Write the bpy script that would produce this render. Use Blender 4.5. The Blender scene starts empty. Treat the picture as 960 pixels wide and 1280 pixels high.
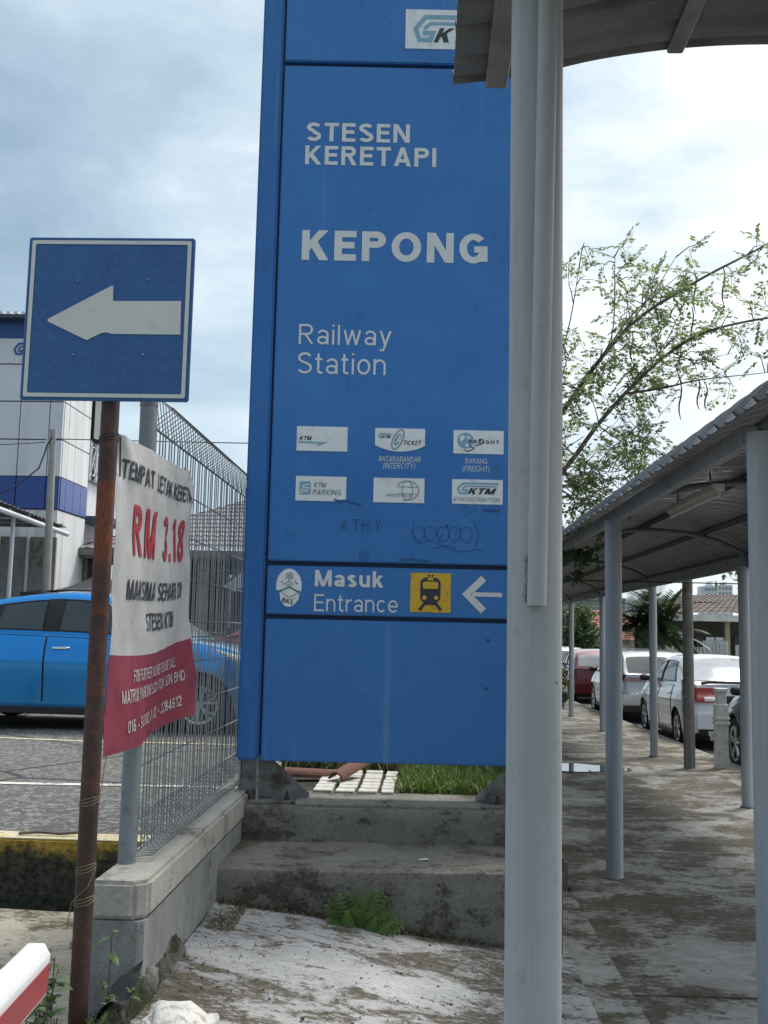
import bpy, bmesh, math, random
from math import sin, cos, pi, radians, sqrt, atan2
from mathutils import Vector, Matrix, noise as mnoise

SC = bpy.context.scene
COL = SC.collection

# ------------------------------------------------------------------ camera
cam_d = bpy.data.cameras.new('camera')
cam = bpy.data.objects.new('camera', cam_d)
COL.objects.link(cam)
cam_d.sensor_fit = 'HORIZONTAL'
cam_d.sensor_width = 36.0
cam_d.lens = 48.0
cam_d.clip_start = 0.05
cam_d.clip_end = 2000.0
PSI, TH, RHO = radians(2.3224), radians(6.6351), radians(1.25)
_f = Vector((-sin(PSI)*cos(TH), cos(PSI)*cos(TH), sin(TH)))
_r = Vector((cos(PSI), sin(PSI), 0.0))
_u = _r.cross(_f)
_r2 = _r*cos(RHO) + _u*sin(RHO)
_u2 = -_r*sin(RHO) + _u*cos(RHO)
cam.matrix_world = Matrix(((_r2.x, _u2.x, -_f.x, 0.0), (_r2.y, _u2.y, -_f.y, 0.0), (_r2.z, _u2.z, -_f.z, 1.47), (0, 0, 0, 1)))
SC.camera = cam

# ------------------------------------------------------------------ light and exposure
SC.view_settings.view_transform = 'Standard'
SC.view_settings.look = 'None'
SC.view_settings.exposure = 1.13
SC.view_settings.gamma = 1.0
SC.view_settings.use_curve_mapping = False
SUN_EL, SUN_AZ = radians(58), radians(40)       # azimuth from +Y towards +X
sun_d = bpy.data.lights.new('sun', 'SUN')
sun_d.energy = 1.5
sun_d.angle = radians(14)
sun_d.color = (1.0, 0.965, 0.9)
sun = bpy.data.objects.new('sun', sun_d)
COL.objects.link(sun)
_sd = Vector((sin(SUN_AZ)*cos(SUN_EL), cos(SUN_AZ)*cos(SUN_EL), sin(SUN_EL)))
sun.rotation_euler = (-_sd).to_track_quat('-Z', 'Y').to_euler()
sun.location = _sd*40

# ------------------------------------------------------------------ node helpers
class NT:
    def __init__(self, tree):
        self.t = tree; self.n = tree.nodes; self.l = tree.links
    def put(self, sock, v):
        if isinstance(v, bpy.types.NodeSocket): self.l.new(v, sock)
        elif isinstance(v, (tuple, list)):
            sock.default_value = tuple(v) + ((1.0,) if len(v) == 3 and sock.type == 'RGBA' else ())
        elif sock.type == 'RGBA': sock.default_value = (v, v, v, 1.0)
        else: sock.default_value = v
    def node(self, typ, **kw):
        nd = self.n.new(typ)
        for k, v in kw.items(): setattr(nd, k, v)
        return nd
    def coord(self, kind='Object'):
        if kind == 'World':
            return self.node('ShaderNodeNewGeometry').outputs['Position']
        return self.node('ShaderNodeTexCoord').outputs[kind]
    def map(self, vec, scale=(1, 1, 1), rot=(0, 0, 0), loc=(0, 0, 0)):
        m = self.node('ShaderNodeMapping')
        self.put(m.inputs['Vector'], vec)
        m.inputs['Scale'].default_value = scale; m.inputs['Rotation'].default_value = rot; m.inputs['Location'].default_value = loc
        return m.outputs[0]
    def noise(self, vec, scale=5.0, detail=4.0, rough=0.55, dist=0.0):
        m = self.node('ShaderNodeTexNoise')
        self.put(m.inputs['Vector'], vec)
        m.inputs['Scale'].default_value = scale; m.inputs['Detail'].default_value = detail
        m.inputs['Roughness'].default_value = rough; m.inputs['Distortion'].default_value = dist
        return m.outputs['Fac']
    def voronoi(self, vec, scale=5.0, feature='F1', out='Distance'):
        m = self.node('ShaderNodeTexVoronoi', feature=feature)
        self.put(m.inputs['Vector'], vec); m.inputs['Scale'].default_value = scale
        return m.outputs[out]
    def ramp(self, fac, stops, interp='LINEAR'):
        m = self.node('ShaderNodeValToRGB')
        m.color_ramp.interpolation = interp
        while len(m.color_ramp.elements) < len(stops): m.color_ramp.elements.new(0.5)
        for e, (p, c) in zip(m.color_ramp.elements, stops):
            e.position = p
            e.color = (c, c, c, 1) if isinstance(c, (int, float)) else tuple(c) + (1,)
        self.put(m.inputs[0], fac)
        return m.outputs[0]
    def mix(self, fac, a, b, mode='MIX'):
        m = self.node('ShaderNodeMix', data_type='RGBA', blend_type=mode)
        self.put(m.inputs[0], fac); self.put(m.inputs[6], a); self.put(m.inputs[7], b)
        return m.outputs[2]
    def math(self, op, a, b=0.0, clamp=False):
        m = self.node('ShaderNodeMath', operation=op, use_clamp=clamp)
        self.put(m.inputs[0], a); self.put(m.inputs[1], b)
        return m.outputs[0]
    def sep(self, vec):
        m = self.node('ShaderNodeSeparateXYZ'); self.put(m.inputs[0], vec)
        return m.outputs
    def bump(self, h, strength=0.3, dist=0.01):
        m = self.node('ShaderNodeBump')
        self.put(m.inputs['Height'], h); m.inputs['Strength'].default_value = strength; m.inputs['Distance'].default_value = dist
        return m.outputs[0]

def new_mat(name):
    m = bpy.data.materials.new(name); m.use_nodes = True
    t = NT(m.node_tree)
    return m, t, m.node_tree.nodes['Principled BSDF']

def paint(name, col, rough=0.45, metal=0.0, var=0.12, vs=4.0, dirt=None, bump=0.0, bs=60.0, coat=0.0, spec=0.5, streak=None, chips=None):
    """paint, plastic or metal: base colour with a slow mottle, optional dirt (colour, amount, scale) and vertical streaks"""
    m, t, p = new_mat(name)
    v = t.coord('Object')
    n1 = t.noise(v, vs, 5, 0.6)
    lo = tuple(c*(1-var) for c in col); hi = tuple(min(1, c*(1+var)) for c in col)
    c = t.mix(t.ramp(n1, [(0.3, 0.0), (0.7, 1.0)]), lo, hi)
    if dirt:
        n2 = t.noise(v, dirt[2], 6, 0.65, 0.3)
        c = t.mix(t.ramp(n2, [(1.0-dirt[1]-0.12, 0.0), (1.0-dirt[1]+0.08, 1.0)]), c, dirt[0])
    if streak:
        n3 = t.noise(t.map(v, (streak[2], streak[2], streak[2]*0.05)), 1.0, 4, 0.6)
        c = t.mix(t.ramp(n3, [(1.0-streak[1]-0.1, 0.0), (1.0-streak[1]+0.12, 1.0)]), c, streak[0])
    if chips:
        vd = t.voronoi(v, chips[1]); vc = t.sep(t.voronoi(v, chips[1], 'F1', 'Color'))
        lim = t.math('MULTIPLY', t.math('SUBTRACT', vc[0], chips[2]), 0.45)
        c = t.mix(t.math('LESS_THAN', vd, lim), c, chips[0])
    t.put(p.inputs['Base Color'], c)
    t.put(p.inputs['Roughness'], t.math('ADD', t.math('MULTIPLY', n1, 0.16), max(0.0, rough-0.08)))
    p.inputs['Metallic'].default_value = metal
    p.inputs['Specular IOR Level'].default_value = spec
    p.inputs['Coat Weight'].default_value = coat
    p.inputs['Coat Roughness'].default_value = 0.06
    if bump: t.put(p.inputs['Normal'], t.bump(t.noise(v, bs, 4, 0.6), bump, 0.01))
    return m

def concrete(name, pale, mid, moss, amount=0.45, stretch=(1, 1, 1), scale=2.0, wet=0.0, bump=0.5, crack=0.0, space='World', moss2=None):
    m, t, p = new_mat(name)
    v = t.coord(space)
    vs = t.map(v, stretch)
    big = t.noise(vs, scale, 7, 0.62, 0.6)
    mid_n = t.noise(vs, scale*4.3, 6, 0.65, 0.2)
    fine = t.noise(v, 90, 4, 0.7)
    grit = t.voronoi(v, 160)
    base = t.mix(t.ramp(mid_n, [(0.35, 0.0), (0.65, 1.0)]), mid, pale)
    base = t.mix(t.math('MULTIPLY', t.ramp(fine, [(0.35, 1.0), (0.6, 0.0)]), 0.35), base, tuple(c*0.45 for c in mid))
    gr = t.noise(vs, scale*17, 5, 0.7, 0.2)
    mask_in = t.math('ADD', t.math('MULTIPLY', big, 0.62), t.math('MULTIPLY', mid_n, 0.38))
    mask_in = t.math('ADD', mask_in, t.math('MULTIPLY', t.math('SUBTRACT', gr, 0.5), 0.30))
    mask_in = t.math('ADD', mask_in, t.math('MULTIPLY', t.math('SUBTRACT', fine, 0.5), 0.22))
    th = 1.0-amount
    mask = t.ramp(mask_in, [(max(0, th*0.5+0.25-0.045), 0.0), (th*0.5+0.25+0.035, 1.0)])
    mossc = t.mix(t.ramp(t.noise(v, 24, 5, 0.7), [(0.35, 0.0), (0.65, 1.0)]), tuple(c*0.6 for c in moss), moss2 or tuple(c*1.6 for c in moss))
    c = t.mix(mask, base, mossc)
    if crack:
        cr = t.voronoi(t.map(v, (crack, crack, crack)), 1.0, 'DISTANCE_TO_EDGE')
        c = t.mix(t.ramp(cr, [(0.004, 1.0), (0.012, 0.0)]), c, tuple(x*0.25 for x in mid))
    t.put(p.inputs['Base Color'], c)
    r = t.mix(mask, 0.82-wet, 0.95)
    t.put(p.inputs['Roughness'], t.ramp(t.noise(vs, scale*1.7, 4, 0.6), [(0.3, 0.72-wet), (0.7, 0.95-wet*0.5)]))
    p.inputs['Specular IOR Level'].default_value = 0.3
    h = t.math('ADD', t.math('MULTIPLY', mid_n, 0.6), t.math('MULTIPLY', fine, 0.45))
    h = t.math('ADD', h, t.math('MULTIPLY', mask, 0.3))
    h = t.math('ADD', h, t.math('MULTIPLY', gr, 0.5))
    h = t.math('ADD', h, t.math('MULTIPLY', grit, 0.25))
    t.put(p.inputs['Normal'], t.bump(h, bump, 0.012))
    return m

# ------------------------------------------------------------------ world: overcast sky
W = bpy.data.worlds.new('World'); SC.world = W; W.use_nodes = True
wt = NT(W.node_tree)
bg = W.node_tree.nodes['Background']
sky = wt.node('ShaderNodeTexSky', sky_type='NISHITA', sun_disc=False)
sky.sun_elevation = SUN_EL; sky.sun_rotation = SUN_AZ; sky.dust_density = 2.0
gen = wt.coord('Generated')
xyz = wt.sep(gen)
flat = wt.map(gen, (1.0, 1.0, 2.2))
n_a = wt.noise(flat, 2.1, 7, 0.55, 0.5)
n_b = wt.noise(flat, 5.5, 6, 0.6, 0.3)
cl = wt.math('ADD', wt.math('MULTIPLY', n_a, 0.7), wt.math('MULTIPLY', n_b, 0.3))
# a slow brightening of the overcast deck towards the side where the sun stands behind it
dotv = wt.node('ShaderNodeVectorMath', operation='DOT_PRODUCT')
wt.put(dotv.inputs[0], gen); dotv.inputs[1].default_value = (0.80, 0.42, 0.42)
side = wt.math('MULTIPLY', wt.math('SUBTRACT', dotv.outputs['Value'], 0.42), 0.48)
low = wt.math('MULTIPLY', wt.math('SUBTRACT', 0.26, wt.math('ABSOLUTE', xyz[2])), 0.42)
high = wt.math('MULTIPLY', wt.math('SUBTRACT', xyz[2], 0.50), 0.75)
fac = wt.math('ADD', wt.math('ADD', wt.math('ADD', cl, side), wt.math('MAXIMUM', low, 0.0)), wt.math('MAXIMUM', high, 0.0))
cloud = wt.ramp(fac, [(0.30, (0.155, 0.215, 0.272)), (0.44, (0.215, 0.283, 0.342)), (0.55, (0.305, 0.37, 0.415)), (0.67, (0.475, 0.505, 0.525)), (0.86, (0.84, 0.83, 0.81))])
cloud10 = wt.mix(1.0, cloud, (10.0, 10.0, 10.0), 'MULTIPLY')
skyc = wt.mix(0.93, sky.outputs[0], cloud10)
wt.put(bg.inputs['Color'], skyc)
bg.inputs['Strength'].default_value = 0.1

# ------------------------------------------------------------------ mesh helpers
class MB:
    def __init__(self):
        self.v = []; self.f = []; self.m = []
    def add(self, verts, faces, mi=0):
        o = len(self.v)
        self.v += [tuple(x) for x in verts]
        self.f += [tuple(i+o for i in f) for f in faces]
        self.m += [mi]*len(faces)
        return self
    def box(self, a, b, mi=0):
        x0, y0, z0 = a; x1, y1, z1 = b
        return self.add([(x0,y0,z0),(x1,y0,z0),(x1,y1,z0),(x0,y1,z0),(x0,y0,z1),(x1,y0,z1),(x1,y1,z1),(x0,y1,z1)],
                        [(0,3,2,1),(4,5,6,7),(0,1,5,4),(1,2,6,5),(2,3,7,6),(3,0,4,7)], mi)
    def tube(self, pts, r, n=8, mi=0, caps=True):
        pts = [Vector(p) for p in pts]
        rs = r if isinstance(r, (list, tuple)) else [r]*len(pts)
        vs = []; fs = []
        up = None
        for i, p in enumerate(pts):
            d = (pts[min(i+1, len(pts)-1)] - pts[max(i-1, 0)])
            d = d.normalized() if d.length > 1e-9 else Vector((0, 0, 1))
            if up is None:
                up = Vector((1, 0, 0)) if abs(d.x) < 0.9 else Vector((0, 1, 0))
            a = (up - d*up.dot(d))
            a = a.normalized() if a.length > 1e-6 else d.orthogonal().normalized()
            up = a
            b = d.cross(a)
            for k in range(n):
                t = 2*pi*k/n
                vs.append(p + (a*cos(t) + b*sin(t))*rs[i])
        for i in range(len(pts)-1):
            for k in range(n):
                k2 = (k+1) % n
                fs.append((i*n+k, i*n+k2, (i+1)*n+k2, (i+1)*n+k))
        if caps:
            fs.append(tuple(range(n))[::-1]); fs.append(tuple((len(pts)-1)*n+k for k in range(n)))
        return self.add(vs, fs, mi)
    def prism(self, poly, fn, d0, d1, mi=0):
        """poly: 2-D outline, fn(a, b, depth) -> 3-D point; extruded from d0 to d1"""
        n = len(poly)
        vs = [fn(a, b, d0) for a, b in poly] + [fn(a, b, d1) for a, b in poly]
        fs = [tuple(range(n))[::-1], tuple(range(n, 2*n))] + [(i, (i+1) % n, n+(i+1) % n, n+i) for i in range(n)]
        return self.add(vs, fs, mi)
    def grid(self, fn, us, vs_, mi=0, thick=None):
        nu, nv = len(us), len(vs_)
        pts = [fn(u, v) for u in us for v in vs_]
        fs = [(i*nv+j, (i+1)*nv+j, (i+1)*nv+j+1, i*nv+j+1) for i in range(nu-1) for j in range(nv-1)]
        return self.add(pts, fs, mi)
    def build(self, name, mats, parent=None, smooth=False, bevel=0.0, segs=1, world=False, fix=True, weld=False):
        me = bpy.data.meshes.new(name)
        me.from_pydata(self.v, [], self.f)
        mats = mats if isinstance(mats, (list, tuple)) else [mats]
        for m in mats: me.materials.append(m)
        for p, mi in zip(me.polygons, self.m): p.material_index = mi
        if fix or bevel or weld:
            bm = bmesh.new(); bm.from_mesh(me)
            if weld: bmesh.ops.remove_doubles(bm, verts=bm.verts, dist=1e-5)
            if fix: bmesh.ops.recalc_face_normals(bm, faces=bm.faces)
            if bevel:
                ed = [e for e in bm.edges if len(e.link_faces) == 2 and e.calc_face_angle(0) > radians(32)]
                bmesh.ops.bevel(bm, geom=ed, offset=bevel, segments=segs, affect='EDGES', clamp_overlap=True)
            bm.to_mesh(me); bm.free()
        if smooth:
            for p in me.polygons: p.use_smooth = True
            if smooth != 'all':
                try: me.set_sharp_from_angle(angle=radians(38))
                except Exception: pass
        ob = bpy.data.objects.new(name, me)
        COL.objects.link(ob)
        if parent is not None:
            ob.parent = parent
            if world: ob.matrix_parent_inverse = root_mw(parent).inverted()
        return ob

def root_mw(o):
    m = Matrix.LocRotScale(o.location, o.rotation_euler, o.scale)
    if o.parent: m = root_mw(o.parent) @ o.matrix_parent_inverse @ m
    return m

def thing(name, label, cat, loc=(0, 0, 0), rotz=0.0, group=None):
    o = bpy.data.objects.new(name, None)
    o.empty_display_size = 0.2
    COL.objects.link(o)
    o.location = loc; o.rotation_euler = (0, 0, rotz)
    o['label'] = label; o['category'] = cat
    if group: o['group'] = group
    return o
def tag(o, label, cat, group=None):
    o['label'] = label; o['category'] = cat
    if group: o['group'] = group
    return o
def structure(o): o['kind'] = 'structure'; return o
def stuff(o): o['kind'] = 'stuff'; return o
def relabel(o, label): o['label'] = label; return o
def dup(o, name=None, parent=None, loc=None):
    c = o.copy(); COL.objects.link(c)
    if parent is not None: c.parent = parent
    if loc is not None: c.location = loc
    for ch in list(o.children): dup(ch, parent=c)
    return c
def frange(a, b, n): return [a + (b-a)*i/(n-1) for i in range(n)]
def arc(cx, cy, r, a0, a1, n): return [(cx + r*cos(a), cy + r*sin(a)) for a in frange(a0, a1, n)]

def ribbon(pts, w):
    """a mitred band of width w along a 2-D polyline: list of quads"""
    out = []; n = len(pts); L = []; Rr = []
    for i in range(n):
        p = Vector(pts[i])
        a = (p - Vector(pts[i-1])).normalized() if i else None
        b = (Vector(pts[i+1]) - p).normalized() if i < n-1 else None
        if a is None: a = b
        if b is None: b = a
        t = (a+b); t = t.normalized() if t.length > 1e-6 else a
        nn = Vector((-t.y, t.x)); k = w/2/max(0.35, nn.dot(Vector((-a.y, a.x))))
        L.append(p+nn*k); Rr.append(p-nn*k)
    return [[tuple(L[i]), tuple(L[i+1]), tuple(Rr[i+1]), tuple(Rr[i])] for i in range(n-1)]
# lettering: a plain grotesque alphabet drawn as bands of even width, fitted into a box
def ell(cx, cy, rx, ry, a0, a1, n=14):
    return [(cx + rx*cos(radians(a)), cy + ry*sin(radians(a))) for a in frange(a0, a1, n)]
def glyph(ch, w):
    """strokes (centre lines) and polygons of one letter, cap height 1; returns (lines, polys, width)"""
    h = w/2; X = 0.74; L = []; P = []
    if ch in 'EF':
        W = 0.62 if ch == 'E' else 0.58
        L = [[(h, 0), (h, 1)], [(w, 1-h), (W, 1-h)], [(w, 0.52), (W*0.92, 0.52)]] + ([[(w, h), (W, h)]] if ch == 'E' else [])
    elif ch == 'L': W = 0.56; L = [[(h, 0), (h, 1)], [(w, h), (W, h)]]
    elif ch == 'I': W = w; L = [[(h, 0), (h, 1)]]
    elif ch == 'T': W = 0.66; L = [[(0, 1-h), (W, 1-h)], [(W/2, 0), (W/2, 1-w)]]
    elif ch == 'H': W = 0.74; L = [[(h, 0), (h, 1)], [(W-h, 0), (W-h, 1)], [(w, 0.52), (W-w, 0.52)]]
    elif ch == 'N': W = 0.76; L = [[(h, 0), (h, 1)], [(W-h, 0), (W-h, 1)]]; P = [[(0, 1), (w*1.12, 1), (W, 0), (W-w*1.12, 0)]]
    elif ch == 'M': W = 0.90; L = [[(h, 0), (h, 1)], [(W-h, 0), (W-h, 1)]]; P = [[(0, 1), (w*1.15, 1), (W/2+w*0.52, 0.0), (W/2-w*0.52, 0.0)], [(W, 1), (W-w*1.15, 1), (W/2-w*0.52, 0.0), (W/2+w*0.52, 0.0)]]
    elif ch == 'K': W = 0.76; L = [[(h, 0), (h, 1)]]; P = [[(w*0.9, 0.30), (w*0.9, 0.30+w*1.45), (W-w*1.25-0.02, 1), (W-0.02, 1)], [(w*1.25, 0.30+w*0.55), (w*1.25+w*0.8, 0.30+w*1.5), (W, 0), (W-w*1.22, 0)]]
    elif ch == 'A': W = 0.80; L = [[(W*0.22, 0.29), (W*0.78, 0.29)]]; P = [[(0, 0), (w*1.06, 0), (W/2+w*0.52, 1), (W/2-w*0.52, 1)], [(W, 0), (W-w*1.06, 0), (W/2-w*0.52, 1), (W/2+w*0.52, 1)]]
    elif ch == 'V': W = 0.76; P = [[(0, 1), (w*1.06, 1), (W/2+w*0.5, 0), (W/2-w*0.5, 0)], [(W, 1), (W-w*1.06, 1), (W/2-w*0.5, 0), (W/2+w*0.5, 0)]]
    elif ch == 'X': W = 0.74; P = [[(0, 1), (w*1.2, 1), (W, 0), (W-w*1.2, 0)], [(W, 1), (W-w*1.2, 1), (0, 0), (w*1.2, 0)]]
    elif ch == 'Y': W = 0.74; L = [[(W/2, 0), (W/2, 0.45)]]; P = [[(0, 1), (w*1.15, 1), (W/2+h, 0.42), (W/2-h, 0.42)], [(W, 1), (W-w*1.15, 1), (W/2-h, 0.42), (W/2+h, 0.42)]]
    elif ch in 'PR':
        W = 0.68; r = 0.27-h+0.005; cy = 1-h-r
        L = [[(h, 0), (h, 1)], [(w, 1-h), (W-h-r, 1-h)] + ell(W-h-r, cy, r, r, 90, -90, 12)[1:] + [(w, cy-r)]]
        if ch == 'R': W = 0.72; P = [[(W*0.40, 0.47), (W*0.40+w*1.1, 0.47), (W, 0), (W-w*1.15, 0)]]
    elif ch == 'B':
        W = 0.68; r = 0.255-h+0.01; c1 = 1-h-r; r2 = (c1-r-h)/2; c2 = h+r2
        L = [[(h, 0), (h, 1)], [(w, 1-h), (W-h-r-0.03, 1-h)] + ell(W-h-r-0.03, c1, r, r, 90, -90, 12)[1:] + [(w, c1-r)], [(W-h-r2, 2*r2+h)] + ell(W-h-r2, c2, r2, r2, 90, -90, 12)[1:] + [(w, h)]]
    elif ch == 'D': W = 0.74; r = 0.5-h; L = [[(h, 0), (h, 1)], [(w, 1-h), (W-h-r*0.85, 1-h)] + ell(W-h-r*0.85, 0.5, r*0.85, r, 90, -90, 16)[1:] + [(w, h)]]
    elif ch in 'OQ0':
        W = 0.84 if ch != '0' else 0.62; L = [ell(W/2, 0.5, W/2-h, 0.5-h, 0, 360, 32)]
        if ch == 'Q': P = [[(W*0.5, 0.28), (W*0.5+w, 0.30), (W, 0), (W-w*1.1, -0.02)]]
    elif ch in 'CG':
        W = 0.80; L = [ell(W/2, 0.5, W/2-h, 0.5-h, 42, 318 if ch == 'C' else 335, 26)]
        if ch == 'G': L += [[(W/2+0.02, 0.47), (W-w, 0.47)], [(W-h, 0.47+h), (W-h, 0.06)]]
    elif ch in 'U': W = 0.74; r = W/2-h; L = [[(h, 1), (h, h+r)] + ell(W/2, h+r, r, r, 180, 360, 16)[1:] + [(W-h, 1)]]
    elif ch == 'S':
        W = 0.68; a = W/2-h
        L = [ell(W/2, 0.745, a*0.94, 0.255-h, 22, 250, 16) + ell(W/2, 0.272, a, 0.272-h, 72, -158, 18)]
    elif ch == '1': W = 0.40; L = [[(W-h-0.02, 0), (W-h-0.02, 1)]]; P = [[(0.0, 0.70), (0.0, 0.83), (W-w-0.02, 1), (W-w-0.02, 0.84)]]
    elif ch == '2': W = 0.60; L = [ell(W/2, 0.71, W/2-h, 0.29-h, 168, -28, 14) + [(h*1.3, w*0.9)], [(0, h), (W, h)]]
    elif ch == '3': W = 0.60; L = [ell(W/2, 0.755, W/2-h-0.01, 0.245-h, 160, -75, 14), ell(W/2, 0.275, W/2-h, 0.275-h, 78, -162, 16)]
    elif ch == '4': W = 0.64; L = [[(W-h-0.1, 0), (W-h-0.1, 1)], [(0, 0.25), (W, 0.25)]]; P = [[(0, 0.25), (w, 0.25), (W-0.1, 1), (W-0.1-w, 1)]]
    elif ch == '5': W = 0.60; L = [[(W-0.03, 1-h), (0.10, 1-h)], [(0.12, 1), (0.08, 0.5)], ell(W/2-0.02, 0.32, W/2-h, 0.32-h, 140, -160, 18)]
    elif ch == '6': W = 0.62; L = [ell(W/2, 0.31, W/2-h, 0.31-h, 0, 360, 24), ell(W/2+0.03, 0.5, W/2-h+0.03, 0.5-h, 60, 190, 12)]
    elif ch == '8': W = 0.62; L = [ell(W/2, 0.755, W/2-h-0.03, 0.245-h, 0, 360, 22), ell(W/2, 0.275, W/2-h, 0.275-h, 0, 360, 22)]
    elif ch == '-': W = 0.34; L = [[(0, 0.42), (W, 0.42)]]
    elif ch == '.': W = w; L = [[(h, 0), (h, w)]]
    elif ch == '/': W = 0.36; L = [[(0.03, 0), (W-0.03, 1)]]
    elif ch == '(': W = 0.26; L = [ell(0.36, 0.42, 0.30, 0.62, 118, 242, 10)]
    elif ch == ')': W = 0.26; L = [ell(-0.10, 0.42, 0.30, 0.62, 62, -62, 10)]
    elif ch == 'i': W = w; L = [[(h, 0), (h, X)], [(h, 1-w*0.95), (h, 1.0)]]
    elif ch == 'l': W = w; L = [[(h, 0), (h, 1)]]
    elif ch == 't': W = 0.36; L = [[(0.15, 0.95), (0.15, 0.16)] + ell(0.15+0.13, 0.16, 0.13, 0.16-h, 180, 275, 6)[1:] + [(W, h)], [(0, X-h), (0.15-h, X-h)], [(0.15+h, X-h), (W-0.02, X-h)]]
    elif ch == 'o': W = 0.62; L = [ell(W/2, X/2, W/2-h, X/2-h, 0, 360, 28)]
    elif ch == 'c': W = 0.58; L = [ell(W/2+0.01, X/2, W/2-h, X/2-h, 42, 318, 22)]
    elif ch == 'e': W = 0.62; L = [ell(W/2, X/2, W/2-h, X/2-h, 0, 322, 24), [(w*0.9, X/2-0.01), (W-h*0.2, X/2-0.01)]]
    elif ch == 'n': W = 0.58; r = W/2-h; L = [[(h, 0), (h, X)], ell(W/2, X-h-r, r, r, 178, 0, 12) + [(W-h, 0)]]
    elif ch == 'r': W = 0.38; L = [[(h, 0), (h, X)], ell(W+0.01, X-h-0.24, W-h, 0.24, 178, 92, 8)]
    elif ch == 'u': W = 0.58; r = W/2-h; L = [[(W-h, 0), (W-h, X)], [(h, X), (h, h+r)] + ell(W/2, h+r, r, r, 180, 358, 12)[1:]]
    elif ch == 's': W = 0.52; a = W/2-h; L = [ell(W/2, X*0.745, a*0.94, X*0.255-h*0.95, 24, 250, 14) + ell(W/2, X*0.272, a, X*0.272-h*0.95, 72, -156, 14)]
    elif ch == 'a': W = 0.56; L = [[(W-h, 0), (W-h, 0.50)], ell(W/2, 0.48, W/2-h, X-h-0.48, 0, 158, 12), ell(W/2-0.01, 0.215, W/2-h-0.01, 0.215-h, 0, 360, 22)]
    elif ch == 'k': W = 0.58; L = [[(h, 0), (h, 1)]]; P = [[(w*0.9, 0.20), (w*0.9, 0.20+w*1.4), (W-w*1.25-0.02, X), (W-0.02, X)], [(w*1.2, 0.20+w*0.5), (w*1.2+w*0.8, 0.20+w*1.4), (W, 0), (W-w*1.22, 0)]]
    elif ch == 'w': W = 0.86; P = [[(0, X), (w*1.06, X), (W*0.27+h, 0), (W*0.27-h, 0)], [(W/2-h, X), (W/2+h, X), (W*0.27+h, 0), (W*0.27-h, 0)], [(W/2-h, X), (W/2+h, X), (W*0.73+h, 0), (W*0.73-h, 0)], [(W, X), (W-w*1.06, X), (W*0.73-h, 0), (W*0.73+h, 0)]]
    elif ch == 'y': W = 0.58; P = [[(0, X), (w*1.06, X), (W/2+h*1.1, 0), (W/2-h*1.1, 0)], [(W, X), (W-w*1.06, X), (W*0.20, -0.28), (W*0.20+w*1.06, -0.28)]]; L = [[(0.02, -0.28+h), (W*0.22, -0.28+h)]]
    else: W = 0.32
    return L, P, W
def text_mesh(s, w=0.12, shear=0.0, track=0.14):
    """flat faces of a line of text, each stroke on its own layer; scaled so that its bounding box is 0..1 by 0..1"""
    vs = []; fs = []; ly = []; x = 0.0
    for ch in s:
        L, P, W = glyph(ch, w)
        if ch != ' ':
            k = 0
            for pl in [q for l in L for q in [l]]:
                for quad in ribbon(pl, w):
                    o = len(vs); vs += [(a+x+shear*b, b) for a, b in quad]; ly += [k]*4; fs.append((o, o+1, o+2, o+3))
                k += 1
            for q in P:
                o = len(vs); vs += [(a+x+shear*b, b) for a, b in q]; ly += [k]*len(q); fs.append(tuple(range(o, o+len(q)))); k += 1
        x += W + track
    x0 = min(v[0] for v in vs); x1 = max(v[0] for v in vs); y0 = min(v[1] for v in vs); y1 = max(v[1] for v in vs)
    return [((a-x0)/(x1-x0), (b-y0)/(y1-y0)) for a, b in vs], fs, ly
def lettering(mb, s, fn, a0, a1, b0, b1, w=0.12, shear=0.0, track=0.14, mi=0, out=(0.0, -0.00008, 0.0)):
    """letters of s filling a0..a1 across and b0..b1 up; fn(a, b) -> point; out lifts each stroke a hair off the one below"""
    vs, fs, ly = text_mesh(s, w, shear, track)
    pts = []
    for (x, y), k in zip(vs, ly):
        p = fn(a0 + (a1-a0)*x, b0 + (b1-b0)*y)
        pts.append((p[0]+out[0]*k, p[1]+out[1]*k, p[2]+out[2]*k))
    return mb.add(pts, fs, mi)
def flat_polys(mb, polys, fn, mi=0):
    for pl in polys: mb.add([fn(a, b) for a, b in pl], [tuple(range(len(pl)))], mi)
    return mb

# ------------------------------------------------------------------ materials
M = {}
M['moss_walk'] = concrete('walkway_concrete', (0.43, 0.425, 0.405), (0.235, 0.23, 0.215), (0.064, 0.056, 0.038), 0.535, (1.0, 1.35, 1), 1.1, wet=0.18, bump=0.6)
M['pale_slab'] = concrete('pale_slab_concrete', (0.52, 0.525, 0.53), (0.36, 0.365, 0.37), (0.085, 0.075, 0.055), 0.48, (0.8, 1.5, 1), 2.3, wet=0.12, bump=0.6)
M['ramp'] = concrete('ramp_concrete', (0.42, 0.42, 0.41), (0.30, 0.30, 0.285), (0.085, 0.076, 0.055), 0.48, (1, 1.4, 1), 2.2, bump=0.4)
M['drive'] = concrete('driveway_concrete', (0.45, 0.42, 0.35), (0.34, 0.31, 0.25), (0.085, 0.075, 0.05), 0.40, (1, 1.4, 1), 1.6, bump=0.5)
M['step'] = concrete('step_concrete', (0.265, 0.255, 0.228), (0.18, 0.174, 0.154), (0.075, 0.07, 0.055), 0.42, (1, 1, 1.2), 2.6, bump=0.5)
M['step_pale'] = concrete('worn_step_concrete', (0.26, 0.26, 0.24), (0.18, 0.18, 0.165), (0.09, 0.085, 0.07), 0.40, (1, 1, 1), 3.2, bump=0.45)
M['wall_conc'] = concrete('wall_concrete', (0.34, 0.35, 0.34), (0.235, 0.245, 0.24), (0.11, 0.105, 0.08), 0.34, (1, 1, 0.6), 2.4, bump=0.35)
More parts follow.
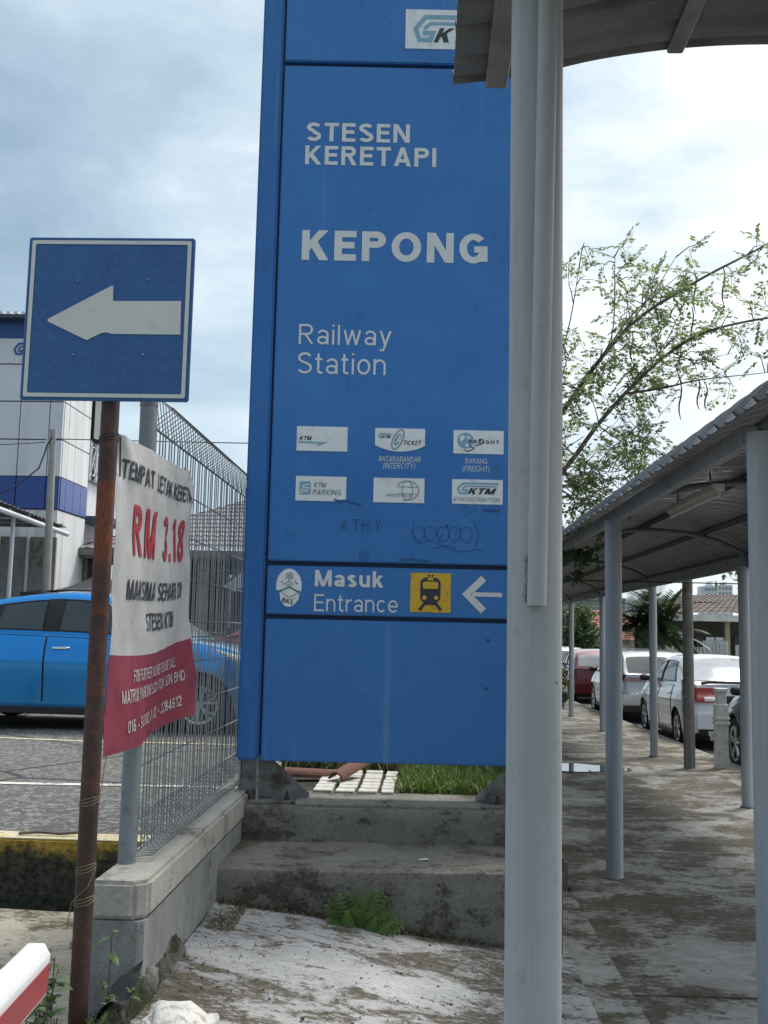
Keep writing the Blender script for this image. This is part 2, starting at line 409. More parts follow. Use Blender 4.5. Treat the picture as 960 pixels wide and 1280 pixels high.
M['wall_cap'] = concrete('wall_cap_concrete', (0.50, 0.48, 0.43), (0.40, 0.385, 0.345), (0.20, 0.185, 0.145), 0.34, (1, 1, 1), 3.0, bump=0.35)
M['asphalt'] = None

def asphalt(name, a, b):
    m, t, p = new_mat(name)
    v = t.coord('World')
    big = t.noise(v, 0.8, 6, 0.65, 0.4)
    stone = t.voronoi(v, 30)
    stonec = t.voronoi(v, 30, 'F1', 'Color')
    fine = t.noise(v, 55, 5, 0.75)
    g = t.sep(stonec)
    c = t.mix(t.ramp(big, [(0.35, 0.0), (0.68, 1.0)]), a, b)
    c = t.mix(t.ramp(g[0], [(0.5, 0.0), (0.9, 0.85)]), c, (0.30, 0.295, 0.28))
    c = t.mix(t.ramp(fine, [(0.38, 0.8), (0.55, 0.0)]), c, (0.018, 0.018, 0.018))
    cr = t.voronoi(t.map(t.noise(v, 1.2, 3, 0.6), (1, 1, 1)), 3.0)
    w2 = t.mix(0.12, v, t.node('ShaderNodeTexNoise').outputs['Color'])
    cr = t.voronoi(w2, 0.55, 'DISTANCE_TO_EDGE')
    c = t.mix(t.ramp(cr, [(0.006, 0.9), (0.02, 0.0)]), c, (0.012, 0.012, 0.012))
    t.put(p.inputs['Base Color'], c)
    t.put(p.inputs['Roughness'], t.ramp(big, [(0.3, 0.62), (0.7, 0.92)]))
    t.put(p.inputs['Normal'], t.bump(t.math('ADD', t.math('MULTIPLY', stone, -0.8), fine), 0.9, 0.012))
    return m
M['asphalt'] = asphalt('parking_asphalt', (0.07, 0.07, 0.068), (0.16, 0.155, 0.148))
M['road'] = asphalt('road_asphalt', (0.05, 0.05, 0.05), (0.085, 0.083, 0.08))
M['verge'] = concrete('verge_gravel', (0.38, 0.355, 0.31), (0.25, 0.235, 0.20), (0.07, 0.062, 0.045), 0.48, (1, 1.6, 1), 1.6, bump=0.9)
M['soil'] = concrete('soil', (0.12, 0.10, 0.075), (0.08, 0.068, 0.05), (0.03, 0.034, 0.018), 0.5, (1, 1, 1), 5, bump=1.0)
M['bank'] = concrete('rubble_bank', (0.22, 0.215, 0.195), (0.13, 0.125, 0.11), (0.04, 0.045, 0.022), 0.50, (1, 1, 1), 6, bump=1.0)
M['land'] = concrete('land_ground', (0.16, 0.17, 0.10), (0.11, 0.12, 0.07), (0.05, 0.065, 0.03), 0.5, (1, 1, 1), 0.3, bump=0.3)

def kerb_mat():
    m, t, p = new_mat('mossy_yellow_kerb')
    v = t.coord('World'); z = t.sep(v)[2]
    n = t.noise(v, 9, 6, 0.7, 0.3); n2 = t.noise(v, 26, 5, 0.7)
    mossc = t.mix(t.ramp(n2, [(0.4, 0.0), (0.62, 1.0)]), (0.016, 0.018, 0.012), (0.075, 0.07, 0.045))
    yel = t.mix(t.ramp(n2, [(0.35, 0.0), (0.65, 1.0)]), (0.22, 0.13, 0.02), (0.52, 0.36, 0.06))
    zz = t.math('ADD', t.math('MULTIPLY', t.math('SUBTRACT', z, 0.27), 4.2), n)
    c = t.mix(t.ramp(zz, [(0.42, 0.0), (0.62, 1.0)]), mossc, yel)
    top = t.mix(t.ramp(n, [(0.42, 0.0), (0.58, 1.0)]), (0.50, 0.47, 0.38), (0.60, 0.50, 0.26))
    top = t.mix(t.ramp(n2, [(0.56, 0.0), (0.66, 0.9)]), top, (0.06, 0.055, 0.04))
    c = t.mix(t.ramp(z, [(0.334, 0.0), (0.339, 1.0)]), c, top)
    t.put(p.inputs['Base Color'], c); p.inputs['Roughness'].default_value = 0.92
    t.put(p.inputs['Normal'], t.bump(t.math('ADD', n, n2), 0.9, 0.02))
    return m
M['kerb'] = kerb_mat()

def line_paint(name, col):
    m, t, p = new_mat(name)
    v = t.coord('World')
    n = t.noise(v, 30, 6, 0.75); n2 = t.noise(v, 3, 4, 0.6)
    w = t.ramp(t.math('ADD', t.math('MULTIPLY', n, 0.6), t.math('MULTIPLY', n2, 0.4)), [(0.42, 0.0), (0.50, 1.0)])
    t.put(p.inputs['Base Color'], t.mix(w, (0.11, 0.11, 0.105), col)); p.inputs['Roughness'].default_value = 0.8
    return m
M['line_white'] = line_paint('worn_white_line', (0.62, 0.61, 0.56))
M['line_yellow'] = line_paint('worn_cream_line', (0.60, 0.53, 0.33))

def rust_mat():
    m, t, p = new_mat('rusty_brown_paint')
    v = t.coord('World'); z = t.sep(v)[2]
    n = t.noise(v, 14, 6, 0.7, 0.3); n2 = t.noise(v, 70, 5, 0.7)
    zn = t.noise(t.map(v, (0.2, 0.2, 1.7), loc=(3.1, 0, 0.35)), 1.3, 3, 0.6)
    dark = t.mix(t.ramp(n, [(0.35, 0.0), (0.65, 1.0)]), (0.030, 0.017, 0.016), (0.062, 0.030, 0.026))
    rust = t.mix(t.ramp(n2, [(0.35, 0.0), (0.65, 1.0)]), (0.10, 0.035, 0.020), (0.23, 0.075, 0.035))
    # old paint edge around 1.7-2.0 m, where the bare pipe shows rust, and two rusty scuffed rings lower down
    zz = t.math('ADD', z, t.math('MULTIPLY', t.math('SUBTRACT', n, 0.5), 0.10))
    band = t.ramp(t.math('MULTIPLY', zz, 0.4), [(0.0, 0.0), (0.4*0.97, 0.0), (0.4*0.985, 0.45), (0.4*1.0, 0.0), (0.4*1.24, 0.0), (0.4*1.25, 0.7), (0.4*1.285, 0.0),
            (0.4*1.485, 0.0), (0.4*1.49, 0.75), (0.4*1.53, 0.12), (0.4*1.66, 0.15), (0.4*1.70, 0.95), (0.4*1.93, 0.95), (0.4*1.95, 0.0)])
    pat = t.ramp(t.math('ADD', t.math('MULTIPLY', n2, 0.5), t.math('MULTIPLY', zn, 0.5)), [(0.50, 0.0), (0.62, 0.55)])
    f = t.math('MAXIMUM', band, t.math('MULTIPLY', pat, 0.7))
    c = t.mix(f, dark, rust)
    t.put(p.inputs['Base Color'], c); t.put(p.inputs['Roughness'], t.mix(f, 0.55, 0.9))
    t.put(p.inputs['Normal'], t.bump(t.math('ADD', n2, n), 0.35, 0.004))
    return m
M['rust'] = rust_mat()

def sign_blue(name, a, b):
    m, t, p = new_mat(name)
    v = t.coord('World')
    n = t.noise(v, 2.0, 6, 0.6, 0.5); n2 = t.noise(v, 9, 6, 0.65, 0.8); n3 = t.noise(v, 38, 5, 0.7, 0.4)
    c = t.mix(t.ramp(n, [(0.3, 0.0), (0.7, 1.0)]), a, b)
    scuff = t.ramp(n2, [(0.60, 0.0), (0.68, 0.45)])
    c = t.mix(scuff, c, tuple(x*0.6 for x in a))
    spot = t.ramp(n3, [(0.74, 0.0), (0.78, 0.8)])
    c = t.mix(spot, c, (0.02, 0.03, 0.06))
    run = t.noise(t.map(v, (14, 14, 0.5)), 1.0, 4, 0.6)
    c = t.mix(t.ramp(run, [(0.62, 0.0), (0.75, 0.22)]), c, (0.30, 0.40, 0.52))
    t.put(p.inputs['Base Color'], c)
    t.put(p.inputs['Roughness'], t.ramp(n2, [(0.3, 0.22), (0.7, 0.42)]))
    p.inputs['Specular IOR Level'].default_value = 0.55
    t.put(p.inputs['Normal'], t.bump(n, 0.04, 0.05))
    return m
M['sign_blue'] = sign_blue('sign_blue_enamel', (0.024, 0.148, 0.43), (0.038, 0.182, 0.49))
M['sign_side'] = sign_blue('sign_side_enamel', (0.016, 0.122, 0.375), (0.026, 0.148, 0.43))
M['sign_core'] = paint('sign_core', (0.012, 0.035, 0.085), 0.6)
M['sign_white'] = paint('sign_lettering_vinyl', (0.64, 0.66, 0.67), 0.5, var=0.06, vs=12)
M['plaque'] = paint('plaque_white', (0.74, 0.76, 0.78), 0.45, var=0.05, vs=9, dirt=((0.55, 0.56, 0.56), 0.36, 14))
M['teal'] = paint('logo_teal', (0.20, 0.38, 0.50), 0.5, var=0.1, vs=20)
M['ink'] = paint('ink_dark', (0.03, 0.035, 0.045), 0.55, var=0.2, vs=20)
M['ink_grey'] = paint('ink_grey', (0.20, 0.25, 0.29), 0.55)
M['graf'] = paint('marker_scribble', (0.016, 0.075, 0.24), 0.5)
M['yellow'] = paint('pictogram_yellow', (0.66, 0.40, 0.025), 0.5, var=0.08, vs=10, dirt=((0.42, 0.25, 0.03), 0.38, 14))
M['green'] = paint('sticker_green', (0.05, 0.22, 0.13), 0.5)
M['galv'] = paint('galvanised_steel', (0.36, 0.37, 0.37), 0.5, metal=0.55, var=0.2, vs=9, dirt=((0.16, 0.13, 0.10), 0.40, 16), bump=0.1)
M['galv_dark'] = paint('weathered_bracket_steel', (0.24, 0.24, 0.23), 0.55, metal=0.4, var=0.2, vs=9, dirt=((0.10, 0.075, 0.055), 0.44, 12), bump=0.1)
M['bolt'] = paint('dark_bolt', (0.06, 0.05, 0.045), 0.6, metal=0.5)
M['road_blue'] = paint('road_sign_blue', (0.026, 0.098, 0.275), 0.38, var=0.10, vs=7, dirt=((0.05, 0.13, 0.30), 0.36, 40))
M['road_white'] = paint('road_sign_white', (0.60, 0.61, 0.60), 0.45, var=0.04, vs=9, dirt=((0.50, 0.51, 0.50), 0.32, 30))
M['post_grey'] = paint('grey_post_paint', (0.20, 0.235, 0.255), 0.5, var=0.1, vs=6, dirt=((0.10, 0.10, 0.095), 0.33, 20), streak=((0.13, 0.14, 0.145), 0.35, 16), chips=((0.09, 0.06, 0.04), 20, 0.82))
M['col_grey'] = paint('column_grey_paint', (0.40, 0.42, 0.445), 0.5, var=0.06, vs=3, dirt=((0.27, 0.28, 0.285), 0.30, 30), streak=((0.33, 0.345, 0.36), 0.42, 22), bump=0.10, bs=14, chips=((0.075, 0.06, 0.05), 16, 0.80))
M['beam_grey'] = paint('beam_grey_paint', (0.30, 0.315, 0.335), 0.55, var=0.12, vs=4, dirt=((0.18, 0.18, 0.175), 0.36, 12))
M['rib_grey'] = paint('rib_grey_paint', (0.20, 0.21, 0.225), 0.55, var=0.14, vs=4, dirt=((0.12, 0.12, 0.12), 0.38, 10))
M['sheet'] = paint('roof_sheet_metal', (0.17, 0.18, 0.195), 0.42, metal=0.25, var=0.13, vs=1.6, dirt=((0.10, 0.10, 0.10), 0.40, 5), streak=((0.125, 0.13, 0.135), 0.4, 6))
M['wire'] = paint('fence_wire', (0.20, 0.215, 0.225), 0.45, metal=0.4, var=0.25, vs=8)
M['wall_white'] = paint('building_white_cladding', (0.62, 0.63, 0.68), 0.4, var=0.05, vs=0.6, streak=((0.48, 0.49, 0.52), 0.36, 1.8))
M['wall_side'] = paint('building_render', (0.66, 0.67, 0.68), 0.7, var=0.08, vs=0.9, streak=((0.44, 0.44, 0.43), 0.42, 3.0))
M['bld_blue'] = paint('building_blue_cladding', (0.030, 0.075, 0.27), 0.35, var=0.1, vs=0.8)
M['joint'] = paint('dark_joint', (0.10, 0.10, 0.115), 0.7)
M['roof_dark'] = paint('dark_fascia', (0.055, 0.075, 0.115), 0.5)
M['glass_dark'] = paint('dark_window_glass', (0.015, 0.018, 0.02), 0.06, var=0.3, vs=2, spec=0.8)
M['car_glass'] = paint('car_window_glass', (0.035, 0.045, 0.05), 0.05, var=0.2, vs=2, spec=0.9)
M['rear_glass'] = paint('rear_window_glass', (0.30, 0.33, 0.36), 0.07, var=0.2, vs=2, spec=0.9)
M['tyre'] = paint('tyre_rubber', (0.018, 0.018, 0.018), 0.85, var=0.2)
M['rim'] = paint('alloy_rim', (0.42, 0.43, 0.44), 0.3, metal=0.8)
M['trim'] = paint('black_trim', (0.014, 0.014, 0.016), 0.45)
M['chrome'] = paint('chrome', (0.75, 0.76, 0.78), 0.12, metal=1.0, var=0.05)
M['car_blue'] = paint('blue_car_paint', (0.004, 0.27, 0.70), 0.24, metal=0.72, var=0.05, vs=1.0, coat=1.0)
M['car_white'] = paint('white_car_paint', (0.70, 0.71, 0.72), 0.3, var=0.03, vs=1.0, coat=1.0)
M['car_silver'] = paint('silver_car_paint', (0.42, 0.43, 0.45), 0.28, metal=0.6, var=0.04, vs=1.0, coat=1.0)
M['car_grey'] = paint('grey_car_paint', (0.10, 0.105, 0.11), 0.3, metal=0.5, var=0.05, vs=1.0, coat=1.0)
M['car_red'] = paint('dark_red_car_paint', (0.16, 0.012, 0.022), 0.3, metal=0.3, var=0.05, vs=1.0, coat=1.0)
M['lamp_clear'] = paint('clear_lamp', (0.62, 0.64, 0.66), 0.08, metal=0.4)
M['lamp_red'] = paint('red_lamp', (0.42, 0.008, 0.012), 0.12, coat=0.8)
M['lamp_dark_red'] = paint('dark_red_lamp', (0.13, 0.006, 0.02), 0.12, coat=0.8)
M['tarp'] = paint('black_canopy_fabric', (0.014, 0.015, 0.017), 0.75, var=0.2, vs=3)
M['pole_conc'] = paint('grey_pole_concrete', (0.30, 0.29, 0.27), 0.85, var=0.15, vs=5, bump=0.3)
M['cable'] = paint('black_cable', (0.02, 0.02, 0.022), 0.6)
M['white_plaster'] = paint('white_plaster', (0.66, 0.65, 0.61), 0.8, var=0.08, vs=2, streak=((0.42, 0.41, 0.37), 0.38, 5), bump=0.15)
M['cream'] = paint('cream_plaster', (0.52, 0.45, 0.30), 0.8, var=0.1, vs=2)
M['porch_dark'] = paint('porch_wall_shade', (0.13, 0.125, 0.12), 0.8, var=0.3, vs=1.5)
M['white_plastic'] = paint('white_plastic', (0.74, 0.73, 0.68), 0.5, var=0.05, vs=6, dirt=((0.42, 0.40, 0.34), 0.36, 10))
M['blue_plastic'] = paint('blue_paint', (0.015, 0.075, 0.22), 0.4)
M['light_blue'] = paint('light_blue_paint', (0.12, 0.32, 0.55), 0.4)
M['terracotta'] = paint('terracotta_clay', (0.15, 0.07, 0.05), 0.85, var=0.25, vs=8, bump=0.3)
M['paver'] = paint('pale_paver', (0.58, 0.565, 0.52), 0.85, var=0.1, vs=14, dirt=((0.30, 0.29, 0.25), 0.40, 26), bump=0.3)
M['rock_white'] = paint('whitewashed_stone', (0.60, 0.59, 0.56), 0.9, var=0.1, vs=14, dirt=((0.25, 0.24, 0.21), 0.40, 26), bump=0.8, bs=30)
M['barrier_white'] = paint('barrier_white_paint', (0.72, 0.74, 0.76), 0.4, var=0.03, vs=5)
M['barrier_red'] = paint('barrier_red_film', (0.33, 0.018, 0.026), 0.35, var=0.15, vs=6)
M['rubber'] = paint('black_sheeting', (0.02, 0.022, 0.025), 0.5, var=0.3, vs=10, bump=0.2)
M['bark'] = paint('tree_bark', (0.13, 0.105, 0.085), 0.9, var=0.3, vs=12, bump=0.6, bs=30)
M['twig'] = paint('twig_bark', (0.12, 0.095, 0.075), 0.9, var=0.3, vs=12)
M['pod'] = paint('brown_pod', (0.13, 0.075, 0.04), 0.8)

def leaf_mat(name, a, b, trans=0.35):
    m, t, p = new_mat(name)
    v = t.coord('World')
    n = t.noise(v, 6, 5, 0.7)
    c = t.mix(t.ramp(n, [(0.35, 0.0), (0.65, 1.0)]), a, b)
    t.put(p.inputs['Base Color'], c); p.inputs['Roughness'].default_value = 0.55
    tr = t.node('ShaderNodeBsdfTranslucent'); t.put(tr.inputs['Color'], t.mix(0.4, c, (0.30, 0.42, 0.10)))
    mx = t.node('ShaderNodeMixShader'); mx.inputs[0].default_value = trans
    t.l.new(p.outputs[0], mx.inputs[1]); t.l.new(tr.outputs[0], mx.inputs[2])
    out = [n_ for n_ in t.n if n_.type == 'OUTPUT_MATERIAL'][0]
    t.l.new(mx.outputs[0], out.inputs[0])
    return m
M['leaf'] = leaf_mat('feathery_leaf', (0.17, 0.215, 0.12), (0.23, 0.28, 0.165), 0.62)
M['leaf_dark'] = leaf_mat('dark_leaf', (0.018, 0.045, 0.016), (0.04, 0.085, 0.028), 0.2)
M['leaf_palm'] = leaf_mat('palm_leaf', (0.022, 0.055, 0.024), (0.05, 0.095, 0.035), 0.2)
M['leaf_bright'] = leaf_mat('bright_leaf', (0.075, 0.145, 0.035), (0.15, 0.22, 0.07), 0.35)
M['leaf_yellow'] = leaf_mat('yellowing_leaf', (0.14, 0.13, 0.03), (0.24, 0.19, 0.05), 0.3)
M['fern'] = leaf_mat('fern_frond', (0.05, 0.12, 0.018), (0.11, 0.20, 0.035), 0.3)
M['grass'] = leaf_mat('grass_blade', (0.05, 0.11, 0.015), (0.10, 0.18, 0.03), 0.3)
M['dry'] = leaf_mat('dry_stalk', (0.20, 0.16, 0.09), (0.32, 0.27, 0.17), 0.2)

def tile_roof(name, a, b, rows, cols):
    m, t, p = new_mat(name)
    v = t.coord('UV') if False else t.coord('Object')
    w = t.node('ShaderNodeTexBrick')
    n = t.noise(v, 3, 5, 0.65)
    c = t.mix(t.ramp(n, [(0.35, 0.0), (0.65, 1.0)]), a, b)
    t.put(p.inputs['Base Color'], c); p.inputs['Roughness'].default_value = 0.8
    t.n.remove(w)
    return m
M['tile_grey'] = tile_roof('grey_roof_tile', (0.20, 0.20, 0.225), (0.30, 0.30, 0.325), 1, 1)
M['tile_brown'] = tile_roof('brown_roof_tile', (0.15, 0.115, 0.10), (0.23, 0.185, 0.165), 1, 1)
M['tile_red'] = tile_roof('red_roof_tile', (0.26, 0.09, 0.07), (0.36, 0.15, 0.12), 1, 1)
def cloth_mat(name, a, b):
    m, t, p = new_mat(name)
    v = t.coord('World')
    n = t.noise(v, 5, 5, 0.6); n2 = t.noise(t.map(v, (30, 30, 2)), 1, 4, 0.6)
    c = t.mix(t.ramp(n, [(0.3, 0.0), (0.7, 1.0)]), a, b)
    c = t.mix(t.ramp(n2, [(0.55, 0.0), (0.75, 0.3)]), c, tuple(x*0.7 for x in a))
    t.put(p.inputs['Base Color'], c); p.inputs['Roughness'].default_value = 0.6
    t.put(p.inputs['Normal'], t.bump(t.noise(v, 26, 4, 0.6), 0.35, 0.008))
    return m
M['ban_white'] = cloth_mat('banner_white_vinyl', (0.41, 0.41, 0.405), (0.50, 0.50, 0.495))
M['ban_red'] = cloth_mat('banner_red_vinyl', (0.19, 0.022, 0.045), (0.27, 0.038, 0.065))
M['ban_black'] = paint('banner_black_print', (0.035, 0.038, 0.048), 0.6, var=0.3, vs=20)
M['ban_letter_red'] = paint('banner_red_print', (0.34, 0.030, 0.045), 0.6, var=0.2, vs=20)
M['ban_letter_white'] = paint('banner_white_print', (0.50, 0.45, 0.45), 0.6, var=0.15, vs=20)

rnd = random.Random(7)
def wob(x, y, s=1.0, a=0.01): return mnoise.noise(Vector((x*s, y*s, 3.7)))*a
def sheet(name, fn, us, vs, mat, parent=None): return structure(MB().grid(fn, us, vs).build(name, mat, parent, smooth='all', fix=False))

# ------------------------------------------------------------------ the ground
def land_z(y): return -0.36 - 0.01*max(-20, min(y, 70))
structure(MB().grid(lambda x, y: (x, y, land_z(y)), [-900, -60, -12, 0, 12, 60, 900], [-200, -20, 0, 20, 45, 70, 200, 1500]).build('land', M['land'], fix=False))
# covered path: falls one in a hundred away from the station
sheet('walkway', lambda x, y: (x, y, -0.01*y + wob(x, y, 1.3, 0.012)), frange(0.915, 3.45, 18), frange(-3, 46, 160), M['moss_walk'])
structure(MB().box((0.915, -3, -0.9), (3.45, 46, -0.5)).build('walkway_base', M['step'], fix=False))
sheet('verge', lambda x, y: (x, y, -0.01*y - 0.012 + wob(x, y, 4, 0.02)), frange(3.45, 4.02, 7), frange(-3, 46, 220), M['verge'])
structure(MB().add([(4.02,-3,0.0),(4.02,46,-0.48),(4.14,46,-0.48),(4.14,-3,0.0),(4.02,-3,-0.6),(4.02,46,-1.0),(4.14,46,-1.0),(4.14,-3,-0.6)],
    [(0,1,2,3),(3,2,6,7),(0,4,5,1)]).build('road_kerb', M['step_pale'], fix=True))
sheet('road', lambda x, y: (x, y, -0.125 - 0.01*y), frange(4.14, 10.2, 8), frange(-3, 60, 20), M['road'])
# pale slab in front of the steps, rising to the left
def slab_z(x, y):
    t = max(0.0, min(1.0, (y-1.6)/1.7)); s = max(0.0, min(1.0, (0.45-x)/1.4))
    return 0.025*t + (0.185+0.012*(y-3.3))*t*s - 0.03*max(0, min(1, (x-0.45)/0.4)) + wob(x, y, 2.2, 0.014) + wob(x, y, 9, 0.004)
sheet('slab', lambda x, y: (x + (0.02*mnoise.noise(Vector((0, y*3, 1))) if x < -0.9 else 0), y, slab_z(x, y)), frange(-0.93, 0.70, 36), frange(-2.5, 5.2, 90), M['pale_slab'])
structure(MB().add([(-0.93,-2.5,-0.2),(-0.93,5.2,-0.2),(-0.93,5.2,0.21),(-0.93,4.2,0.19),(-0.93,3.3,0.18),(-0.93,1.6,-0.02),(-0.93,-2.5,-0.02)], [(0,1,2,3,4,5)]).build('slab_edge', M['step_pale'], fix=False))
sheet('ramp', lambda x, y: (x, y, -0.01*y + 0.006 + wob(x, y, 2, 0.006) + max(0, 0.10*(0.80-x))), frange(0.70, 0.913, 5), frange(-2.5, 6.4, 60), M['ramp'])
# driveway to the parking and the parking itself
sheet('driveway', lambda x, y: (x, y, 0.01 + 0.02*max(0, min(1, (y-1)/3)) + wob(x, y, 1.2, 0.02)), frange(-14, -1.16, 40), frange(-2.5, 5.28, 44), M['drive'])
sheet('gutter', lambda x, y: (x, y, -0.02 + wob(x, y, 7, 0.03)), frange(-14, -1.16, 70), frange(5.24, 5.52, 6), M['soil'])
structure(MB().box((-14, 5.505, -0.3), (-1.16, 5.70, 0.34)).build('parking_kerb', M['kerb'], bevel=0.012, segs=2))
sheet('parking_lot', lambda x, y: (x, y, 0.332 + wob(x, y, 0.7, 0.012)*(1 if y > 5.8 else 0)), frange(-40, -1.13, 60), frange(5.70, 46, 60), M['asphalt'])
structure(MB().box((-40, 5.7, -0.8), (-1.13, 46, 0.1)).build('parking_base', M['soil'], fix=False))
for (a, b, m) in (((-9.0, 7.08), (-1.2, 7.46), 'line_white'), ((-9.0, 10.52), (-1.2, 10.0), 'line_yellow'), ((-9, 14.4), (-1.2, 14.0), 'line_white')):
    mb = MB(); n = 60
    for i in range(n):
        t0, t1 = i/n, (i+1)/n
        p0 = (a[0]+(b[0]-a[0])*t0, a[1]+(b[1]-a[1])*t0); p1 = (a[0]+(b[0]-a[0])*t1, a[1]+(b[1]-a[1])*t1)
        zz = lambda p: 0.332 + wob(p[0], p[1], 0.7, 0.012) + 0.005
        mb.add([(p0[0], p0[1]-0.045, zz(p0)), (p1[0], p1[1]-0.045, zz(p1)), (p1[0], p1[1]+0.045, zz(p1)), (p0[0], p0[1]+0.045, zz(p0))], [(0, 1, 2, 3)])
    structure(mb.build('parking_line', M[m], fix=False))
for yj in (4.6, 7.7, 10.8, 13.9, 17.0, 20.1):
    mb = MB(); n = 24
    for i in range(n):
        x0 = 0.92 + 2.5*i/n; x1 = 0.92 + 2.5*(i+1)/n
        f = lambda x: yj + 0.012*mnoise.noise(Vector((x*4, yj, 1)))
        g = lambda x, y: -0.01*y + wob(x, y, 1.3, 0.012) + 0.004
        mb.add([(x0, f(x0)-0.006, g(x0, yj)), (x1, f(x1)-0.006, g(x1, yj)), (x1, f(x1)+0.006, g(x1, yj)), (x0, f(x0)+0.006, g(x0, yj))], [(0, 1, 2, 3)])
    structure(mb.build('walkway_joint', M['soil'], fix=False))
rl = random.Random(77)
lit = MB()
for _ in range(1500):
    if rl.random() < 0.55: x, y = rl.uniform(0.95, 3.9), rl.uniform(3.5, 16); z = -0.01*y + wob(x, y, 1.3, 0.012)
    else: x, y = rl.uniform(-0.9, 0.65), rl.uniform(3.3, 4.84); z = slab_z(x, y)
    s = rl.uniform(0.003, 0.011)
    q = [Vector((x, y, z)) + Vector((rl.uniform(-s, s), rl.uniform(-s, s), rl.uniform(-0.2*s, s))) for _k in range(4)]
    lit.add(q, [(0, 1, 2), (0, 2, 3), (0, 3, 1), (1, 3, 2)], rl.randrange(3))
stuff(tag(lit.build('grit', [M['soil'], M['wall_conc'], M['step_pale']], fix=False), 'loose grit and small stones scattered over the paving', 'grit'))
# wet patch on the covered path
pud, tp, pp = new_mat('puddle_water')
tp.put(pp.inputs['Base Color'], (0.03, 0.03, 0.028)); pp.inputs['Roughness'].default_value = 0.02; pp.inputs['Specular IOR Level'].default_value = 1.0
mb = MB(); ring = []
for k in range(40):
    a = 2*pi*k/40; r = 1 + 0.25*mnoise.noise(Vector((cos(a)*1.5, sin(a)*1.5, 9)))
    ring.append((1.95 + 0.50*r*cos(a), 12.7 + 0.42*r*sin(a), -0.01*(12.7+0.42*r*sin(a)) + 0.012))
mb.add(ring, [tuple(range(40))])
structure(mb.build('puddle', pud, fix=False))
# planted ground behind the sign
structure(MB().box((-1.0, 5.98, -0.3), (0.66, 13.5, 0.530)).build('planted_ground', M['soil'], fix=False))
structure(MB().box((0.70, 6.42, -0.3), (0.90, 13.5, 0.125)).build('path_edging', M['step'], bevel=0.02, segs=2))

# ------------------------------------------------------------------ steps
st = thing('concrete_steps', 'dark weathered concrete steps below the tall blue sign', 'steps', (-0.2, 5.2, 0))
def rough_block(x0, x1, y0, y1, z0, z1, amp=0.006, nx=40, fall=0.0, lead=0.0):
    """block with a softly rounded, slightly uneven front edge"""
    mb = MB(); r = 0.018
    prof = [(y0+0.004, z0), (y0, z0+(z1-z0)*0.35), (y0+0.001, z0+(z1-z0)*0.7), (y0, z1-r*1.6), (y0+r*0.35, z1-r*0.45), (y0+r*1.4, z1), (y0+(y1-y0)*0.4, z1+0.002), (y1, z1+0.002)]
    def fn(x, k):
        y, z = prof[int(k)]
        s = (x-x0)/(x1-x0)
        zz = z - (fall*s if z > z0+0.01 else 0)
        return (x, y + lead*s + amp*mnoise.noise(Vector((x*3, z*7, y))) + amp*0.5*mnoise.noise(Vector((x*13, z*21, y))), zz + amp*0.6*mnoise.noise(Vector((x*4, y*5, z*3))))
    mb.grid(fn, frange(x0, x1, nx), range(len(prof)))
    for xs, rev in ((x0, 0), (x1, 1)):
        pts = [fn(xs, k) for k in range(len(prof))] + [(xs, y1, z0)]
        mb.add(pts, [tuple(range(len(pts)))])
    return mb
rough_block(-1.0, 0.665, 4.87, 5.60, -0.12, 0.366, 0.008, lead=0.06).build('step', M['step'], st, smooth=True, world=True)
rough_block(-1.03, 0.715, 5.48, 6.0, 0.35, 0.544, 0.006, lead=0.07).build('plinth', M['step'], st, smooth=True, world=True)
rough_block(-0.66, 0.32, 5.512, 5.72, 0.535, 0.564, 0.003, lead=0.04).build('top_slab', M['step_pale'], st, smooth=True, world=True)
rough_block(-1.10, -0.995, 4.80, 5.40, 0.0, 0.41, 0.006, nx=8).build('end_block', M['wall_conc'], st, smooth=True, world=True)
# ------------------------------------------------------------------ low wall under the fence
wl = thing('concrete_wall', 'low grey concrete wall with pale cap carrying the mesh fence', 'wall', (-1.02, 6, 0))
mb = MB()
W0, W1 = -1.125, -0.925
def wallsec(y, z0, z1, g):
    dx = 0.004*mnoise.noise(Vector((y*3, z0, 1)))
    return [(W0+g, y, z0), (W1-g+dx, y, z0), (W1-g+dx, y, z1), (W0+g, y, z1)]
ys = frange(3.585, 13.4, 60)
for nm, z0, z1, g, mt, bv in (('wall_body', -0.2, 0.47, 0.009, 'wall_conc', 0.0), ('wall_cap', 0.473, 0.60, 0.0, 'wall_cap', 0.014)):
    mb = MB()
    secs = [wallsec(y, z0, z1, g) for y in ys]
    c = 0.045 if nm == 'wall_cap' else 0.02
    # chamfered near corner
    out = [(W0+g, ys[0]), (W1-g-c, ys[0]), (W1-g, ys[0]+c), (W1-g, ys[-1]), (W0+g, ys[-1])]
    mb.prism(out, lambda a, b, d: (a, b, d), z0, z1)
    mb.build(nm, M[mt], wl, bevel=bv, segs=2, world=True)
